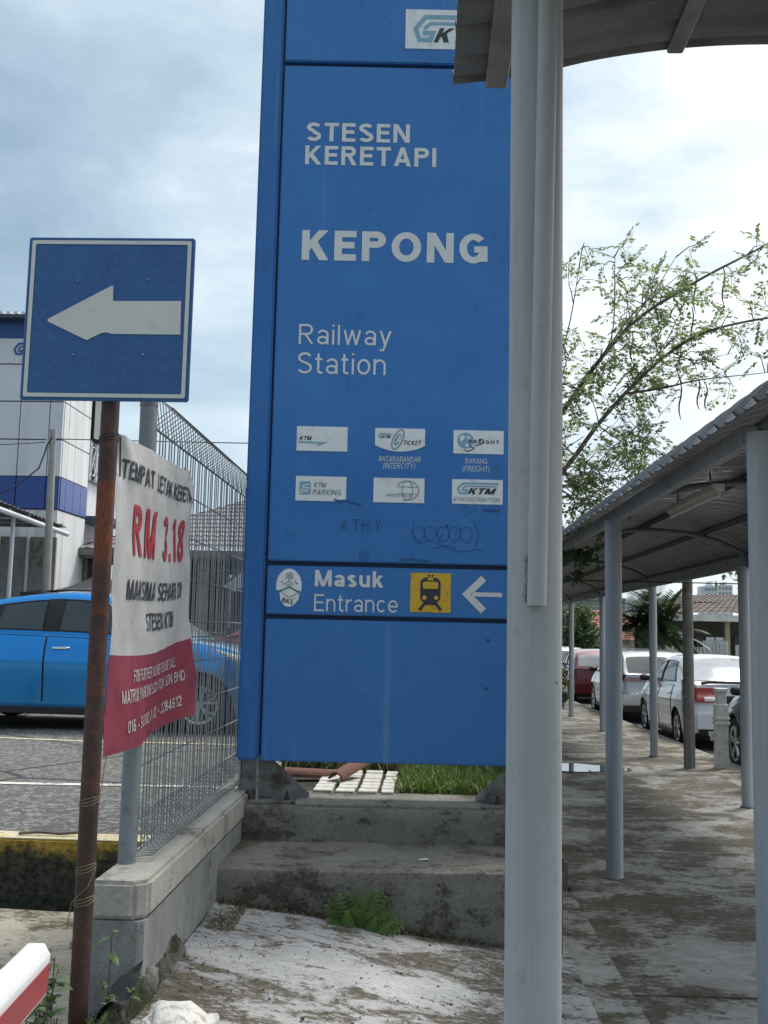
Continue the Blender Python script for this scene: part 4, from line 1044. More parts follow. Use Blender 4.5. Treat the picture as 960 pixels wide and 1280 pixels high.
# near shelter: the roof overhead and its column with a downpipe
ns = thing('near_shelter', 'near grey sheet roof overhead on a column with attached downpipe', 'shelter', (0.209, 1.95, 0.0))
NP = roof_profile([(0.051, 2.812), (0.23, 2.836), (0.41, 2.878), (0.595, 2.905), (0.80, 2.916), (1.05, 2.908), (1.32, 2.87), (1.56, 2.81)], 28)
corrugated(NP, -1.6, 2.40, 0.21, 0.022, 0.003).build('roof_sheet', M['sheet'], ns, world=True, fix=False)
for x, w in ((0.157, 0.054), (0.592, 0.040), (1.05, 0.040), (1.45, 0.054)):
    z = prof_z(NP, x)
    mb = MB().box((x-w/2, -1.6, z-(0.022 if x < 0.2 else 0.014)), (x+w/2, 2.395 if x < 0.2 else 2.39, z-0.004))
    mb.build('purlin', M['rib_grey'], ns, bevel=0.004, world=True)
mb = MB(); tubep = [(x, 1.55, z-0.045) for x, z in NP if 0.15 <= x <= 1.45]
mb.tube(tubep, 0.018, 8); mb.build('arched_rib', M['rib_grey'], ns, smooth=True, world=True)
mb = MB(); tubep = [(x, -0.9, z-0.045) for x, z in NP if 0.15 <= x <= 1.45]
mb.tube(tubep, 0.018, 8); mb.build('arched_rib', M['rib_grey'], ns, smooth=True, world=True)
MB().tube([(0.209, 1.95, -0.06), (0.209, 1.95, 2.825)], 0.0515, 40).build('column', M['col_grey'], ns, smooth=True, world=True)
MB().tube([(0.209, -0.9, -0.06), (0.209, -0.9, 2.825)], 0.0515, 24).build('column', M['col_grey'], ns, smooth=True, world=True)
MB().tube([(1.40, 1.2, -0.06), (1.40, 1.2, 2.85)], 0.0515, 24).build('column', M['col_grey'], ns, smooth=True, world=True)
mb = MB()
dp0, dp1 = Vector((0.206, 1.886, 1.522)), Vector((0.2255, 1.886, 2.82))
n = 20
ring = []
for (p, r) in ((dp0, 0.0178), (dp1, 0.0190), (dp1, 0.0165), (dp0, 0.0155)):
    ring.append([(p.x + r*cos(2*pi*k/n), p.y + r*sin(2*pi*k/n), p.z) for k in range(n)])
vs = sum(ring, []); fs = [(i*n+k, i*n+(k+1) % n, ((i+1) % 4)*n+(k+1) % n, ((i+1) % 4)*n+k) for i in range(4) for k in range(n)]
mb.add(vs, fs); dpo = mb.build('downpipe', M['col_grey'], ns, smooth=True, world=True)
mb = MB(); rg = random.Random(5)
for k in range(16):
    z = 1.53 + 0.005*k; mb.tube([(0.206-0.018+rg.uniform(-.002, .002), 1.888, z), (0.206-0.018+rg.uniform(-.003, .002), 1.900, z+0.008)], rg.uniform(0.002, 0.004), 6)
mb.build('mortar_bead', M['wall_conc'], ns, world=True)

# long covered walkway on the right
cw = thing('covered_walkway', 'long arched sheet metal walkway roof on two rows of grey columns', 'covered walkway', (2.17, 12.0, 0.0))
XL, XR, ZL, ZR = 1.245, 3.125, 2.212, 2.147
CP = roof_profile([(1.085, 2.240), (1.135, 2.292), (1.22, 2.355), (1.45, 2.455), (1.80, 2.545), (2.20, 2.575), (2.60, 2.538), (2.95, 2.43), (3.15, 2.30), (3.24, 2.20)], 40)
for ya, yb in ((2.45, 8.3), (8.3, 14.2), (14.2, 20.0), (20.0, 25.8)):
    corrugated(CP, ya, yb+0.05, 0.225, 0.026, 0.003).build('roof_sheet', M['sheet'], cw, world=True, fix=False)
colm = None
for (x, y, zt) in [(XL, 3.80, ZL), (XL, 6.80, ZL), (XL, 10.0, ZL), (XL, 14.3, ZL), (XL, 18.35, ZL), (XL, 22.2, ZL),
                   (3.065, 9.97, ZR), (XR+0.03, 14.3, ZR), (XR+0.04, 18.35, ZR), (XR, 21.9, ZR), (XR, 25.5, ZR), (XL, 25.5, ZL)]:
    b = -0.01*y - 0.05
    mb = MB().tube([(x, y, b), (x, y, zt+0.02)], 0.0545 if x < 2 else 0.053, 28)
    mb.build('column', M['col_grey'], cw, smooth=True, world=True)
    fl = MB(); fl.tube([(x, y, b+0.02), (x, y, -0.01*y+0.012+0.01*rnd.random())], [0.075, 0.068], 14)
    fl.build('column_footing', M['step'], cw, world=True)
    # arched rib over each column pair
for y in (3.8, 6.8, 9.97, 14.3, 18.35, 21.9, 25.5):
    pts = [(x, y, prof_z(CP, x)-0.075) for x in frange(XL, XR, 22)]
    pts[0] = (XL, y, ZL+0.03); pts[-1] = (XR, y, ZR+0.03)
    MB().tube(pts, 0.021, 10).build('arched_rib', M['rib_grey'], cw, smooth=True, world=True)
MB().box((XL-0.028, 3.93, ZL), (XL+0.028, 25.7, ZL+0.078)).build('eave_beam', M['beam_grey'], cw, bevel=0.006, segs=2, world=True)
MB().box((XR-0.022, 2.6, ZR+0.002), (XR+0.022, 25.7, ZR+0.062)).build('eave_beam', M['beam_grey'], cw, bevel=0.006, segs=2, world=True)
for x in (1.62, 2.17, 2.72):
    z = prof_z(CP, x)
    MB().box((x-0.016, 2.5, z-0.052), (x+0.016, 25.8, z-0.004)).build('purlin', M['rib_grey'], cw, world=True)
MB().box((1.21, 2.5, 2.345), (1.235, 25.8, 2.365)).build('purlin', M['rib_grey'], cw, world=True)
MB().box((3.13, 2.5, 2.27), (3.155, 25.8, 2.295)).build('purlin', M['rib_grey'], cw, world=True)
mb = MB(); n = 18; rr = []
for (p, r) in ((3.62, 0.034), (4.6, 0.034), (4.6, 0.028), (3.62, 0.028)): rr += [(1.26 + r*cos(2*pi*k/n), p, 2.268 + r*sin(2*pi*k/n)) for k in range(n)]
# batten light hanging under the curved roof
bl = thing('batten_light', 'unlit batten light hanging below the curved walkway roof', 'light', (1.72, 6.6, 2.33))
MB().box((-0.035, -0.58, 0.0), (0.035, 0.58, 0.045)).build('body', M['white_plastic'], bl, bevel=0.006)
MB().tube([(0, -0.55, -0.018), (0, 0.55, -0.018)], 0.013, 10).build('tube', M['white_plastic'], bl, smooth=True)
for y in (-0.565, 0.565): MB().box((-0.014, y-0.012, -0.034), (0.014, y+0.012, 0.002)).build('lamp_holder', M['white_plastic'], bl)
for y in (-0.4, 0.4): MB().tube([(0, y, 0.045), (0, y, 0.15)], 0.006, 6).build('hanger', M['galv'], bl)

# ------------------------------------------------------------------ cars
def lerp(a, b, t): return a + (b-a)*t
def interp(tab, x):
    if x <= tab[0][0]: return tab[0][1]
    for (a, b), (c, d) in zip(tab, tab[1:]):
        if x <= c:
            t = (x-a)/(c-a); return b + (d-b)*t
    return tab[-1][1]
FLANK = [(0.0, 0.935), (0.05, 0.962), (0.18, 0.972), (0.32, 0.985), (0.50, 0.999), (0.64, 1.004), (0.70, 0.998), (0.75, 0.984), (0.80, 0.978), (0.90, 0.945), (1.0, 0.895)]
def smooth_tab(tab):
    return roof_profile(tab, 6*len(tab))
def car(name, label, group, loc, rotz, paintm, S):
    """x forward, y left, wheels on z = 0"""
    root = thing(name, label, 'car', loc, rotz, group)
    Wd = S['W']/2; xf, xb = S['front'], -S['back']; wb = S['wb']/2; R = S['R']; Ra = R*1.16
    body = smooth_tab(S['belt']); roof = smooth_tab(S['roof'])
    axles = (wb, -wb)
    def half(x):
        k = 0.0
        if x > xf-0.75: k = ((x-(xf-0.75))/0.75)**2*0.20
        if x < xb+0.55: k = ((xb+0.55-x)/0.55)**2*S.get('tail_taper', 0.12)
        return Wd*(1-k)
    def zbot(x):
        z = S['clear'] + (0.07*max(0, (x-(xf-0.35))/0.35)) + (0.10*max(0, ((xb+0.4)-x)/0.4))
        for a in axles:
            if abs(x-a) < Ra: z = max(z, R + sqrt(Ra*Ra-(x-a)**2))
        return z
    def belt(x): return interp(body, x)
    def sidept(x, t, off=0.0):
        """t 0..1 up the flank from the sill to the shoulder"""
        zb, zs = zbot(x), belt(x)
        zb = min(zb, zs-0.06)
        fl = FLANK
        z_lo = S['clear']
        z = lerp(zb, zs, t)
        tt = max(0, min(1, (z-z_lo)/(zs-z_lo)))
        return (x, half(x)*interp(fl, tt)+off, z)
    xs = sorted(set([round(v, 4) for v in frange(xb, xf, 54)] + [round(a+Ra*c, 4) for a in axles for c in (-0.999, -0.97, -0.88, -0.7, -0.4, 0, 0.4, 0.7, 0.88, 0.97, 0.999)]))
    ts = [0, 0.05, 0.12, 0.18, 0.25, 0.32, 0.41, 0.5, 0.58, 0.64, 0.70, 0.76, 0.84, 0.92, 0.965, 1.0]
    mb = MB(); rings = []
    for x in xs:
        L = [sidept(x, t) for t in ts]
        zs = belt(x); h = half(x); cr = 0.03
        top = [(x, h*0.75, zs+cr*0.45), (x, h*0.4, zs+cr*0.85), (x, 0, zs+cr)]
        full = L + top + [(a, -b, c) for a, b, c in (L+top[:-1])[::-1]]
        rings.append(full)
    n = len(rings[0])
    vs = [p for r in rings for p in r]
    fs = [(i*n+k, i*n+k+1, (i+1)*n+k+1, (i+1)*n+k) for i in range(len(xs)-1) for k in range(n-1)]
    fs += [tuple(range(n))[::-1], tuple((len(xs)-1)*n+k for k in range(n))]
    mb.add(vs, fs)
    bo = mb.build('body', paintm, root, smooth=True)
    # cabin
    rx0, rx1 = roof[0][0], roof[-1][0]
    zmax = max(z for _, z in roof)
    def cab(x):
        zs = belt(x)+0.004; zr = max(interp(roof, x), zs+0.002)
        h = (zr-zs)/max(0.05, zmax-zs)
        wt = lerp(half(x)*0.90, Wd*S.get('roof_w', 0.74), max(0, min(1, h)))
        return zs, zr, half(x)*0.905, wt
    def cabside(x, t, off=0.0):
        zs, zr, wb_, wt = cab(x)
        y = lerp(wb_, wt, t) + 0.022*sin(pi*t)
        return (x, y+off, lerp(zs-0.015, zr-0.055*min(1, (zr-zs)/0.2), t))
    cxs = frange(rx0, rx1, 46)
    mb = MB(); rings = []
    for x in cxs:
        zs, zr, wb_, wt = cab(x)
        k = min(1, (zr-zs)/0.2)
        L = [cabside(x, t) for t in (0, .25, .5, .75, 1.0)] + [(x, wt-0.030, zr-0.020*k), (x, wt*0.72, zr), (x, wt*0.35, zr+0.016*k), (x, 0, zr+0.02*k)]
        rings.append(L + [(a, -b, c) for a, b, c in L[:-1][::-1]])
    n = len(rings[0])
    mb.add([p for r in rings for p in r], [(i*n+k, i*n+k+1, (i+1)*n+k+1, (i+1)*n+k) for i in range(len(cxs)-1) for k in range(n-1)])
    mb.build('cabin', paintm, root, smooth=True)
    # side windows: (bottom x0, x1), (top x0, x1), t range
    for (b0, b1, t0x, t1x) in S['win']:
        for s in (1, -1):
            mb = MB()
            def wf(u, t):
                x = lerp(lerp(b0, b1, u), lerp(t0x, t1x, u), t)
                p = cabside(x, lerp(0.10, 0.90, t), 0.006)
                return (p[0], p[1]*s, p[2])
            mb.grid(wf, frange(0, 1, 12), frange(0, 1, 7))
            g = mb.build('side_window', M['car_glass'], root, smooth='all')
            ed = [wf(u, 0) for u in frange(0, 1, 10)] + [wf(1, t) for t in frange(0, 1, 6)][1:] + [wf(u, 1) for u in frange(1, 0, 10)][1:] + [wf(0, t) for t in frange(1, 0, 6)][1:]
            MB().tube(ed, 0.009, 5).build('window_seal', M['trim'], g)
    for (b0, b1, t0x, t1x) in S.get('black', []):
        for s in (1, -1):
            mb = MB()
            def pf_(u, t):
                x = lerp(lerp(b0, b1, u), lerp(t0x, t1x, u), t)
                p = cabside(x, lerp(0.07, 0.93, t), 0.004)
                return (p[0], p[1]*s, p[2])
            mb.grid(pf_, frange(0, 1, 6), frange(0, 1, 7))
            mb.build('pillar_trim', M['trim'], root, smooth='all')
    # screens at both ends
    for nm, a, b, mt in (('windscreen', S['ws'][0], S['ws'][1], 'car_glass'), ('rear_window', S['rw'][0], S['rw'][1], S.get('rear_glass', 'car_glass'))):
        mb = MB()
        def sf_(x, v):
            zs, zr, wb_, wt = cab(x)
            k = min(1, (zr-zs)/0.2)
            y = v*(wt-0.05)*0.97
            z = interp([(0, zr+0.02*k), (wt*0.35, zr+0.016*k), (wt*0.72, zr), (wt, zr-0.03*k)], abs(y))
            sgn = 1 if nm == 'windscreen' else -1
            return (x + sgn*0.006, y, z + 0.008)
        mb.grid(sf_, frange(a, b, 10), frange(-1, 1, 13))
        mb.build(nm, M[mt], root, smooth='all')
    # doors: shut-line grooves as slightly proud skins
    for (d0, d1) in S['doors']:
        for s in (1, -1):
            mb = MB()
            lo = 0.10
            def df(x, t):
                zb = S['clear']+0.10; zs = belt(x)
                zz = max(lerp(zb, zs-0.035, t), zbot(x)+0.02)
                tt = (zz-min(zbot(x), zs-0.06))/max(0.01, zs-min(zbot(x), zs-0.06))
                p = sidept(x, max(0, min(1, tt)), 0.0045)
                return (p[0], p[1]*s, p[2])
            xx = frange(d0, d1, 14); tt_ = frange(0, 1, 17)
            mb.grid(df, xx, tt_)
            d = mb.build('door', paintm, root, smooth='all')
            seam = [df(d0, t) for t in tt_] + [df(x, 1) for x in xx][1:-1] + [df(d1, t) for t in tt_[::-1]]
            MB().tube(seam, 0.0045, 4).build('shut_line', M['trim'], d)
            hx = d0 + 0.17
            zt = belt(hx) - S.get('handle_drop', 0.15)
            tq = (zt-S['clear'])/(belt(hx)-S['clear'])
            p = sidept(hx, tq, 0.02)
            hb = MB(); hb.tube([(hx-0.095, (p[1]-0.012)*s, p[2]), (hx-0.08, (p[1]+0.012)*s, p[2]), (hx+0.08, (p[1]+0.012)*s, p[2]), (hx+0.095, (p[1]-0.012)*s, p[2])], 0.013, 8)
            hb.build('handle', M[S.get('handle', 'chrome')], d, smooth=True)
    # sills and dark underside
    MB().box((-wb+Ra*0.95, -Wd*0.97, S['clear']-0.035), (wb-Ra*0.95, Wd*0.97, S['clear']+0.05)).build('sill', M['trim'], root, bevel=0.01)
    MB().box((xb+0.25, -Wd*0.80, S['clear']-0.02), (xf-0.25, Wd*0.80, R*2.0)).build('underbody', M['trim'], root)
    # wheels
    for a in axles:
        for s in (1, -1):
            yc = s*(Wd*0.985-0.105)
            tb = MB(); m = 30
            prof = [(R*0.66, 0.085), (R*0.90, 0.10), (R*0.985, 0.085), (R, 0.05), (R, -0.05), (R*0.985, -0.085), (R*0.90, -0.10), (R*0.66, -0.085)]
            vs = [(a+r*cos(2*pi*k/m), yc+w, R+r*sin(2*pi*k/m)) for (r, w) in prof for k in range(m)]
            np_ = len(prof)
            tb.add(vs, [(i*m+k, i*m+(k+1) % m, ((i+1) % np_)*m+(k+1) % m, ((i+1) % np_)*m+k) for i in range(np_) for k in range(m)])
            wh = tb.build('wheel', M['tyre'], root, smooth=True)
            rb = MB(); yo = yc + s*0.078
            # rim ring, five twin spokes, hub
            for (r0, r1, w0, w1) in ((R*0.60, R*0.675, 0.0, 0.012),):
                vs = [(a+r*cos(2*pi*k/m), yo+s*w, R+r*sin(2*pi*k/m)) for (r, w) in ((r0, -0.03), (r0, w0), (r1, w1), (r1, -0.03)) for k in range(m)]
                rb.add(vs, [(i*m+k, i*m+(k+1) % m, (i+1)*m+(k+1) % m, (i+1)*m+k) for i in range(3) for k in range(m)])
            for q in range(S.get('spokes', 5)):
                for dd in (-0.13, 0.13):
                    an = 2*pi*q/S.get('spokes', 5) + 0.3
                    c0 = (a+R*0.13*cos(an), yo-s*0.012, R+R*0.13*sin(an)); c1 = (a+R*0.63*cos(an+dd*1.3), yo-s*0.002, R+R*0.63*sin(an+dd*1.3))
                    rb.tube([c0, c1], [0.020, 0.013], 6)
            rb.tube([(a, yo-s*0.04, R), (a, yo+s*0.004, R)], [R*0.17, R*0.14], 14)
            rb.build('rim', M['rim'], wh, smooth=True)
            MB().tube([(a, yc-s*0.02, R), (a, yc+s*0.035, R)], R*0.58, 20).build('brake_disc', M['bolt'], wh, smooth=True)
            # dark arch liner
            lb = MB(); k2 = 16
            pts = [(a+Ra*0.985*cos(t), R+Ra*0.985*sin(t)) for t in frange(-0.25, pi+0.25, k2)]
            lb.add([(x, s*(Wd*0.955), z) for x, z in pts] + [(x, s*(Wd*0.55), z) for x, z in pts], [(i, i+1, k2+i+1, k2+i) for i in range(k2-1)] + [tuple(range(k2, 2*k2))])
            lb.build('arch_liner', M['trim'], root, fix=False)
    # mirrors
    mx = S['mirror']
    for s in (1, -1):
        p = cabside(mx, 0.12)
        bm = MB(); vs = []
        for i, (dy, sc) in enumerate(((0.02, 0.35), (0.06, 0.85), (0.12, 1.0), (0.19, 0.9), (0.215, 0.5))):
            for k in range(10):
                t = 2*pi*k/10; vs.append((mx-0.01+0.055*sc*cos(t), (p[1]+dy)*s, p[2]+0.05+0.062*sc*sin(t)))
        fs = [(i*10+k, i*10+(k+1) % 10, (i+1)*10+(k+1) % 10, (i+1)*10+k) for i in range(4) for k in range(10)] + [tuple(range(10)), tuple(range(40, 50))]
        bm.add(vs, fs); bm.build('mirror', M['trim'] if S.get('dark_mirror') else paintm, root, smooth=True)
    # lamps: outline in (along, up) projected on the flank, wrapping round the corner
    for nm, poly, mt in S.get('lamps', []):
        for s in (1, -1):
            mb = MB()
            cx = sum(p[0] for p in poly)/len(poly); cz = sum(p[1] for p in poly)/len(poly)
            def lp(x, z, off=0.0):
                zs, zb = belt(x), S['clear']
                z = min(z, zs+0.004)
                fl = FLANK
                return (x, s*(half(x)*interp(fl, (z-zb)/(zs-zb))+off), z)
            pts = []
            for (x0, z0), (x1, z1) in zip(poly, poly[1:]+poly[:1]):
                for t in (0, .25, .5, .75): pts.append((lerp(x0, x1, t), lerp(z0, z1, t)))
            o = [lp(x, z, 0.006) for x, z in pts]; i_ = [lp(lerp(cx, x, 0.5), lerp(cz, z, 0.5), 0.016) for x, z in pts]; cc = lp(cx, cz, 0.018)
            k = len(pts)
            mb.add(o + i_ + [cc], [(j, (j+1) % k, k+(j+1) % k, k+j) for j in range(k)] + [(k+j, k+(j+1) % k, 2*k) for j in range(k)])
            mb.build(nm, M[mt], root, smooth='all')
    # rear and front face details: (name, y0, y1, z0, z1, depth, material, 'rear' / 'front')
    for nm, y0, y1, z0, z1, d, mt, end in S.get('face', []):
        xe = xb if end == 'rear' else xf
        sg_ = -1 if end == 'rear' else 1
        MB().box((xe+sg_*(-0.06), y0, z0), (xe+sg_*d, y1, z1)).build(nm, M[mt], root, bevel=0.008, segs=2)
    for nm, pts, r, mt in S.get('extra', []):
        MB().tube(pts, r, 8).build(nm, M[mt], root, smooth=True)
    return root

HATCH = dict(W=1.68, front=1.98, back=1.86, wb=2.60, R=0.30, clear=0.20, tail_taper=0.10, roof_w=0.75, spokes=6,
    belt=[(-1.86, 0.62), (-1.84, 0.98), (-1.5, 1.06), (-0.6, 1.04), (0.4, 1.00), (1.05, 0.985), (1.30, 0.975), (1.60, 0.90), (1.84, 0.80), (1.94, 0.70), (1.98, 0.52)],
    roof=[(-1.84, 0.98), (-1.72, 1.16), (-1.56, 1.36), (-1.30, 1.455), (-0.7, 1.505), (-0.1, 1.50), (0.35, 1.44), (0.75, 1.26), (1.08, 1.08), (1.28, 0.98)],
    win=[(-0.36, 0.30, -0.30, -0.02), (-1.22, -0.50, -0.92, -0.44), (-1.52, -1.28, -1.10, -0.98), (0.38, 0.98, 0.06, 0.40)],
    ws=(0.45, 1.22), rw=(-1.80, -1.56), doors=[(-1.02, -0.40), (-0.38, 0.62)], mirror=0.86,
    lamps=[('headlight', [(1.52, 0.90), (1.90, 0.66), (1.92, 0.72), (1.80, 0.80)], 'lamp_clear'), ('tail_light', [(-1.80, 0.72), (-1.62, 0.78), (-1.62, 0.98), (-1.78, 0.98)], 'lamp_red')],
    face=[('grille', -0.45, 0.45, 0.52, 0.62, 0.012, 'trim', 'front'), ('plate', -0.25, 0.25, 0.40, 0.50, 0.02, 'ink', 'front'), ('plate', -0.25, 0.25, 0.70, 0.82, 0.012, 'ink', 'rear')])
S1 = dict(HATCH, wb=2.70, front=2.05, back=2.05, R=0.305, W=1.70,
    belt=[(-2.05, 0.62), (-2.03, 0.98), (-1.75, 1.06), (-0.8, 1.045), (0.3, 1.015), (0.95, 0.99), (1.15, 0.975), (1.55, 0.92), (1.86, 0.82), (2.0, 0.70), (2.05, 0.52)],
    roof=[(-2.03, 0.99), (-1.86, 1.13), (-1.60, 1.25), (-1.28, 1.35), (-0.95, 1.42), (-0.5, 1.485), (-0.05, 1.50), (0.35, 1.44), (0.72, 1.27), (1.02, 1.09), (1.18, 0.985)],
    lamps=[('headlight', [(1.46, 0.91), (1.93, 0.66), (1.97, 0.73), (1.83, 0.82)], 'lamp_clear'), ('tail_light', [(-1.98, 0.72), (-1.8, 0.78), (-1.8, 0.98), (-1.95, 0.98)], 'lamp_red')], ws=(0.42, 1.13), rw=(-1.98, -1.74))
S1['win'] = [(-0.25, 0.80, -0.22, 0.26), (-0.97, -0.43, -0.90, -0.42), (-1.50, -1.03, -1.22, -0.96)]
S1['black'] = [(-0.43, -0.25, -0.42, -0.22), (-1.03, -0.97, -0.96, -0.90)]
S1['doors'] = [(-1.15, -0.378), (-0.366, 0.86)]; S1['mirror'] = 0.80
car('parked_hatchback', 'bright blue hatchback parked behind the mesh fence', 'cars in the station car park', (-3.72, 11.92, 0.335), radians(-1.5), M['car_blue'], S1)
car('parked_hatchback', 'dark red hatchback further back beyond the blue car', 'cars in the station car park', (-2.35, 18.2, 0.335), radians(200), M['car_red'], dict(HATCH))

SEDAN = dict(W=1.70, front=2.12, back=2.18, wb=2.52, R=0.30, clear=0.20, tail_taper=0.12, roof_w=0.72, dark_mirror=True, rear_glass='rear_glass', handle='car_white', handle_drop=0.17,
    belt=[(-2.18, 0.55), (-2.16, 0.95), (-2.02, 1.05), (-1.6, 1.06), (-0.8, 1.02), (0.4, 0.98), (1.05, 0.965), (1.5, 0.88), (1.9, 0.78), (2.07, 0.66), (2.12, 0.50)],
    roof=[(-1.78, 1.06), (-1.50, 1.20), (-1.15, 1.37), (-0.80, 1.455), (-0.3, 1.485), (0.15, 1.46), (0.55, 1.33), (0.95, 1.10), (1.18, 0.97)],
    win=[(0.06, 0.92, 0.02, 0.38), (-0.98, -0.02, -0.72, -0.06)],
    ws=(0.40, 1.10), rw=(-1.72, -0.98), doors=[(-0.95, -0.02), (0.0, 0.95)], mirror=0.86,
    lamps=[('tail_light', [(-2.15, 0.74), (-1.82, 0.78), (-1.84, 0.99), (-2.06, 1.02), (-2.14, 0.94)], 'lamp_red'), ('headlight', [(1.62, 0.84), (2.0, 0.66), (2.02, 0.73), (1.85, 0.80)], 'lamp_clear')],
    face=[('tail_light_inner', 0.44, 0.735, 0.775, 1.0, 0.008, 'lamp_red', 'rear'), ('tail_light_inner', -0.735, -0.44, 0.775, 1.0, 0.008, 'lamp_red', 'rear'), ('indicator_lens', 0.42, 0.62, 0.785, 0.87, 0.014, 'lamp_clear', 'rear'), ('indicator_lens', -0.62, -0.42, 0.785, 0.87, 0.014, 'lamp_clear', 'rear'), ('plate', -0.25, 0.25, 0.76, 0.88, 0.012, 'ink', 'rear'),
          ('bumper', -0.74, 0.74, 0.36, 0.60, 0.05, 'car_white', 'rear'), ('bumper_shadow_gap', -0.70, 0.70, 0.27, 0.355, 0.02, 'trim', 'rear'), ('grille', -0.4, 0.4, 0.50, 0.60, 0.01, 'trim', 'front')],
    extra=[('spoiler', [(-2.06, -0.62, 1.07), (-2.13, -0.5, 1.09), (-2.14, 0.5, 1.09), (-2.06, 0.62, 1.07)], 0.022, 'trim')])
rz = lambda y: -0.125 - 0.01*y
car('parked_sedan', 'white sedan parked by the covered walkway, red tail lamp towards us', 'cars parked along the street', (5.06, 18.75, rz(18.75)), radians(90), M['car_white'], SEDAN)
SUV = dict(W=1.78, front=2.15, back=2.05, wb=2.64, R=0.34, clear=0.24, tail_taper=0.14, roof_w=0.76, dark_mirror=True, handle='car_silver',
    belt=[(-2.05, 0.60), (-2.04, 0.98), (-1.80, 1.06), (-1.0, 1.04), (0.2, 1.0), (1.0, 0.99), (1.35, 0.97), (1.8, 0.86), (2.08, 0.72), (2.15, 0.55)],
    roof=[(-2.00, 1.0), (-1.84, 1.18), (-1.60, 1.40), (-1.30, 1.505), (-0.7, 1.55), (-0.1, 1.55), (0.3, 1.48), (0.75, 1.26), (1.10, 1.07), (1.25, 0.985)],
    win=[(0.04, 0.88, 0.0, 0.30), (-0.95, -0.04, -0.80, -0.06), (-1.50, -1.05, -1.25, -0.88)],
    ws=(0.40, 1.18), rw=(-1.95, -1.60), doors=[(-1.0, -0.02), (0.0, 0.98)], mirror=0.92,
    lamps=[('tail_light', [(-2.03, 0.90), (-1.72, 0.94), (-1.60, 1.00), (-1.80, 1.03), (-2.0, 1.02)], 'lamp_dark_red'), ('headlight', [(1.70, 0.86), (2.05, 0.70), (2.06, 0.76), (1.9, 0.83)], 'lamp_clear')],
    face=[('tail_light_bar', 0.30, 0.76, 0.90, 0.98, 0.008, 'lamp_dark_red', 'rear'), ('tail_light_bar', -0.76, -0.30, 0.90, 0.98, 0.008, 'lamp_dark_red', 'rear'), ('bumper', -0.80, 0.80, 0.40, 0.62, 0.04, 'car_silver', 'rear'), ('lower_bumper', -0.78, 0.78, 0.26, 0.395, 0.03, 'trim', 'rear'), ('plate', -0.25, 0.25, 0.70, 0.82, 0.012, 'ink', 'rear')],
    extra=[('aerial', [(-1.2, 0, 1.545), (-1.29, 0, 1.60)], 0.018, 'trim'), ('wiper', [(-2.02, -0.1, 1.06), (-1.97, 0.35, 1.13)], 0.008, 'trim')])
car('parked_crossover', 'silver crossover with dark red tail lamp parked ahead of the white sedan', 'cars parked along the street', (5.02, 24.1, rz(24.1)), radians(90), M['car_silver'], SUV)
S3 = dict(HATCH); S3['dark_mirror'] = True; S3['rear_glass'] = 'rear_glass'
car('parked_hatchback', 'dark red hatchback seen from behind, farther along the street', 'cars parked along the street', (5.0, 31.0, rz(31)), radians(90), M['car_red'], S3)
S4 = dict(SUV)
car('parked_crossover', 'farthest white car at the end of the parked row', 'cars parked along the street', (5.1, 38.5, rz(38.5)), radians(90), M['car_white'], S4)
S5 = dict(SUV); S5['handle'] = 'car_grey'
S5['face'] = [(a, b, c, d, e, f, ('car_grey' if g == 'car_silver' else g), h) for a, b, c, d, e, f, g, h in SUV['face']]
car('parked_crossover', 'dark grey car nearest on the street, half hidden by a column', 'cars parked along the street', (5.03, 12.75, rz(12.75)), radians(90), M['car_grey'], S5)

# ------------------------------------------------------------------ barrier arm, lower left
ba = thing('barrier_arm', 'red and white striped barrier arm end at the lower left corner', 'barrier', (-0.824, 2.30, 0.712))
dirv = Vector((0.07, -1.0, 0.0)).normalized()
sidev = Vector((1.0, 0.07, 0)).normalized()
upv = Vector((0, 0, 1))
OUT = [(-0.042, -0.050), (0.012, -0.050), (0.020, -0.042), (0.024, 0.030), (0.024, 0.042), (0.009, 0.066), (-0.026, 0.066), (-0.042, 0.040)]
def barpt(a, b, d): p = dirv*d + sidev*a + upv*b; return (p.x, p.y, p.z)
MB().prism(OUT, barpt, 0.0, 1.75).build('arm', M['barrier_white'], ba, bevel=0.003, smooth=True)
MB().prism([(a*0.92, b*0.96) for a, b in OUT], barpt, -0.008, 0.002).build('end_cap', M['barrier_white'], ba, bevel=0.002)
for d0, d1 in ((0.004, 0.62), (1.02, 1.50)):
    MB().prism([(0.0202, -0.036), (0.0216, -0.036), (0.0254, 0.027), (0.0242, 0.027)], barpt, d0, d1).build('red_stripe', M['barrier_red'], ba)
    MB().prism([(-0.0422, -0.044), (-0.0434, -0.044), (-0.0434, 0.034), (-0.0422, 0.034)], barpt, d0, d1).build('red_stripe', M['barrier_red'], ba)
pe = dirv*1.6
MB().box((pe.x-0.11, pe.y-0.11, -0.72), (pe.x+0.11, pe.y+0.11, -0.085)).build('cabinet', M['barrier_white'], ba, bevel=0.015, segs=2)

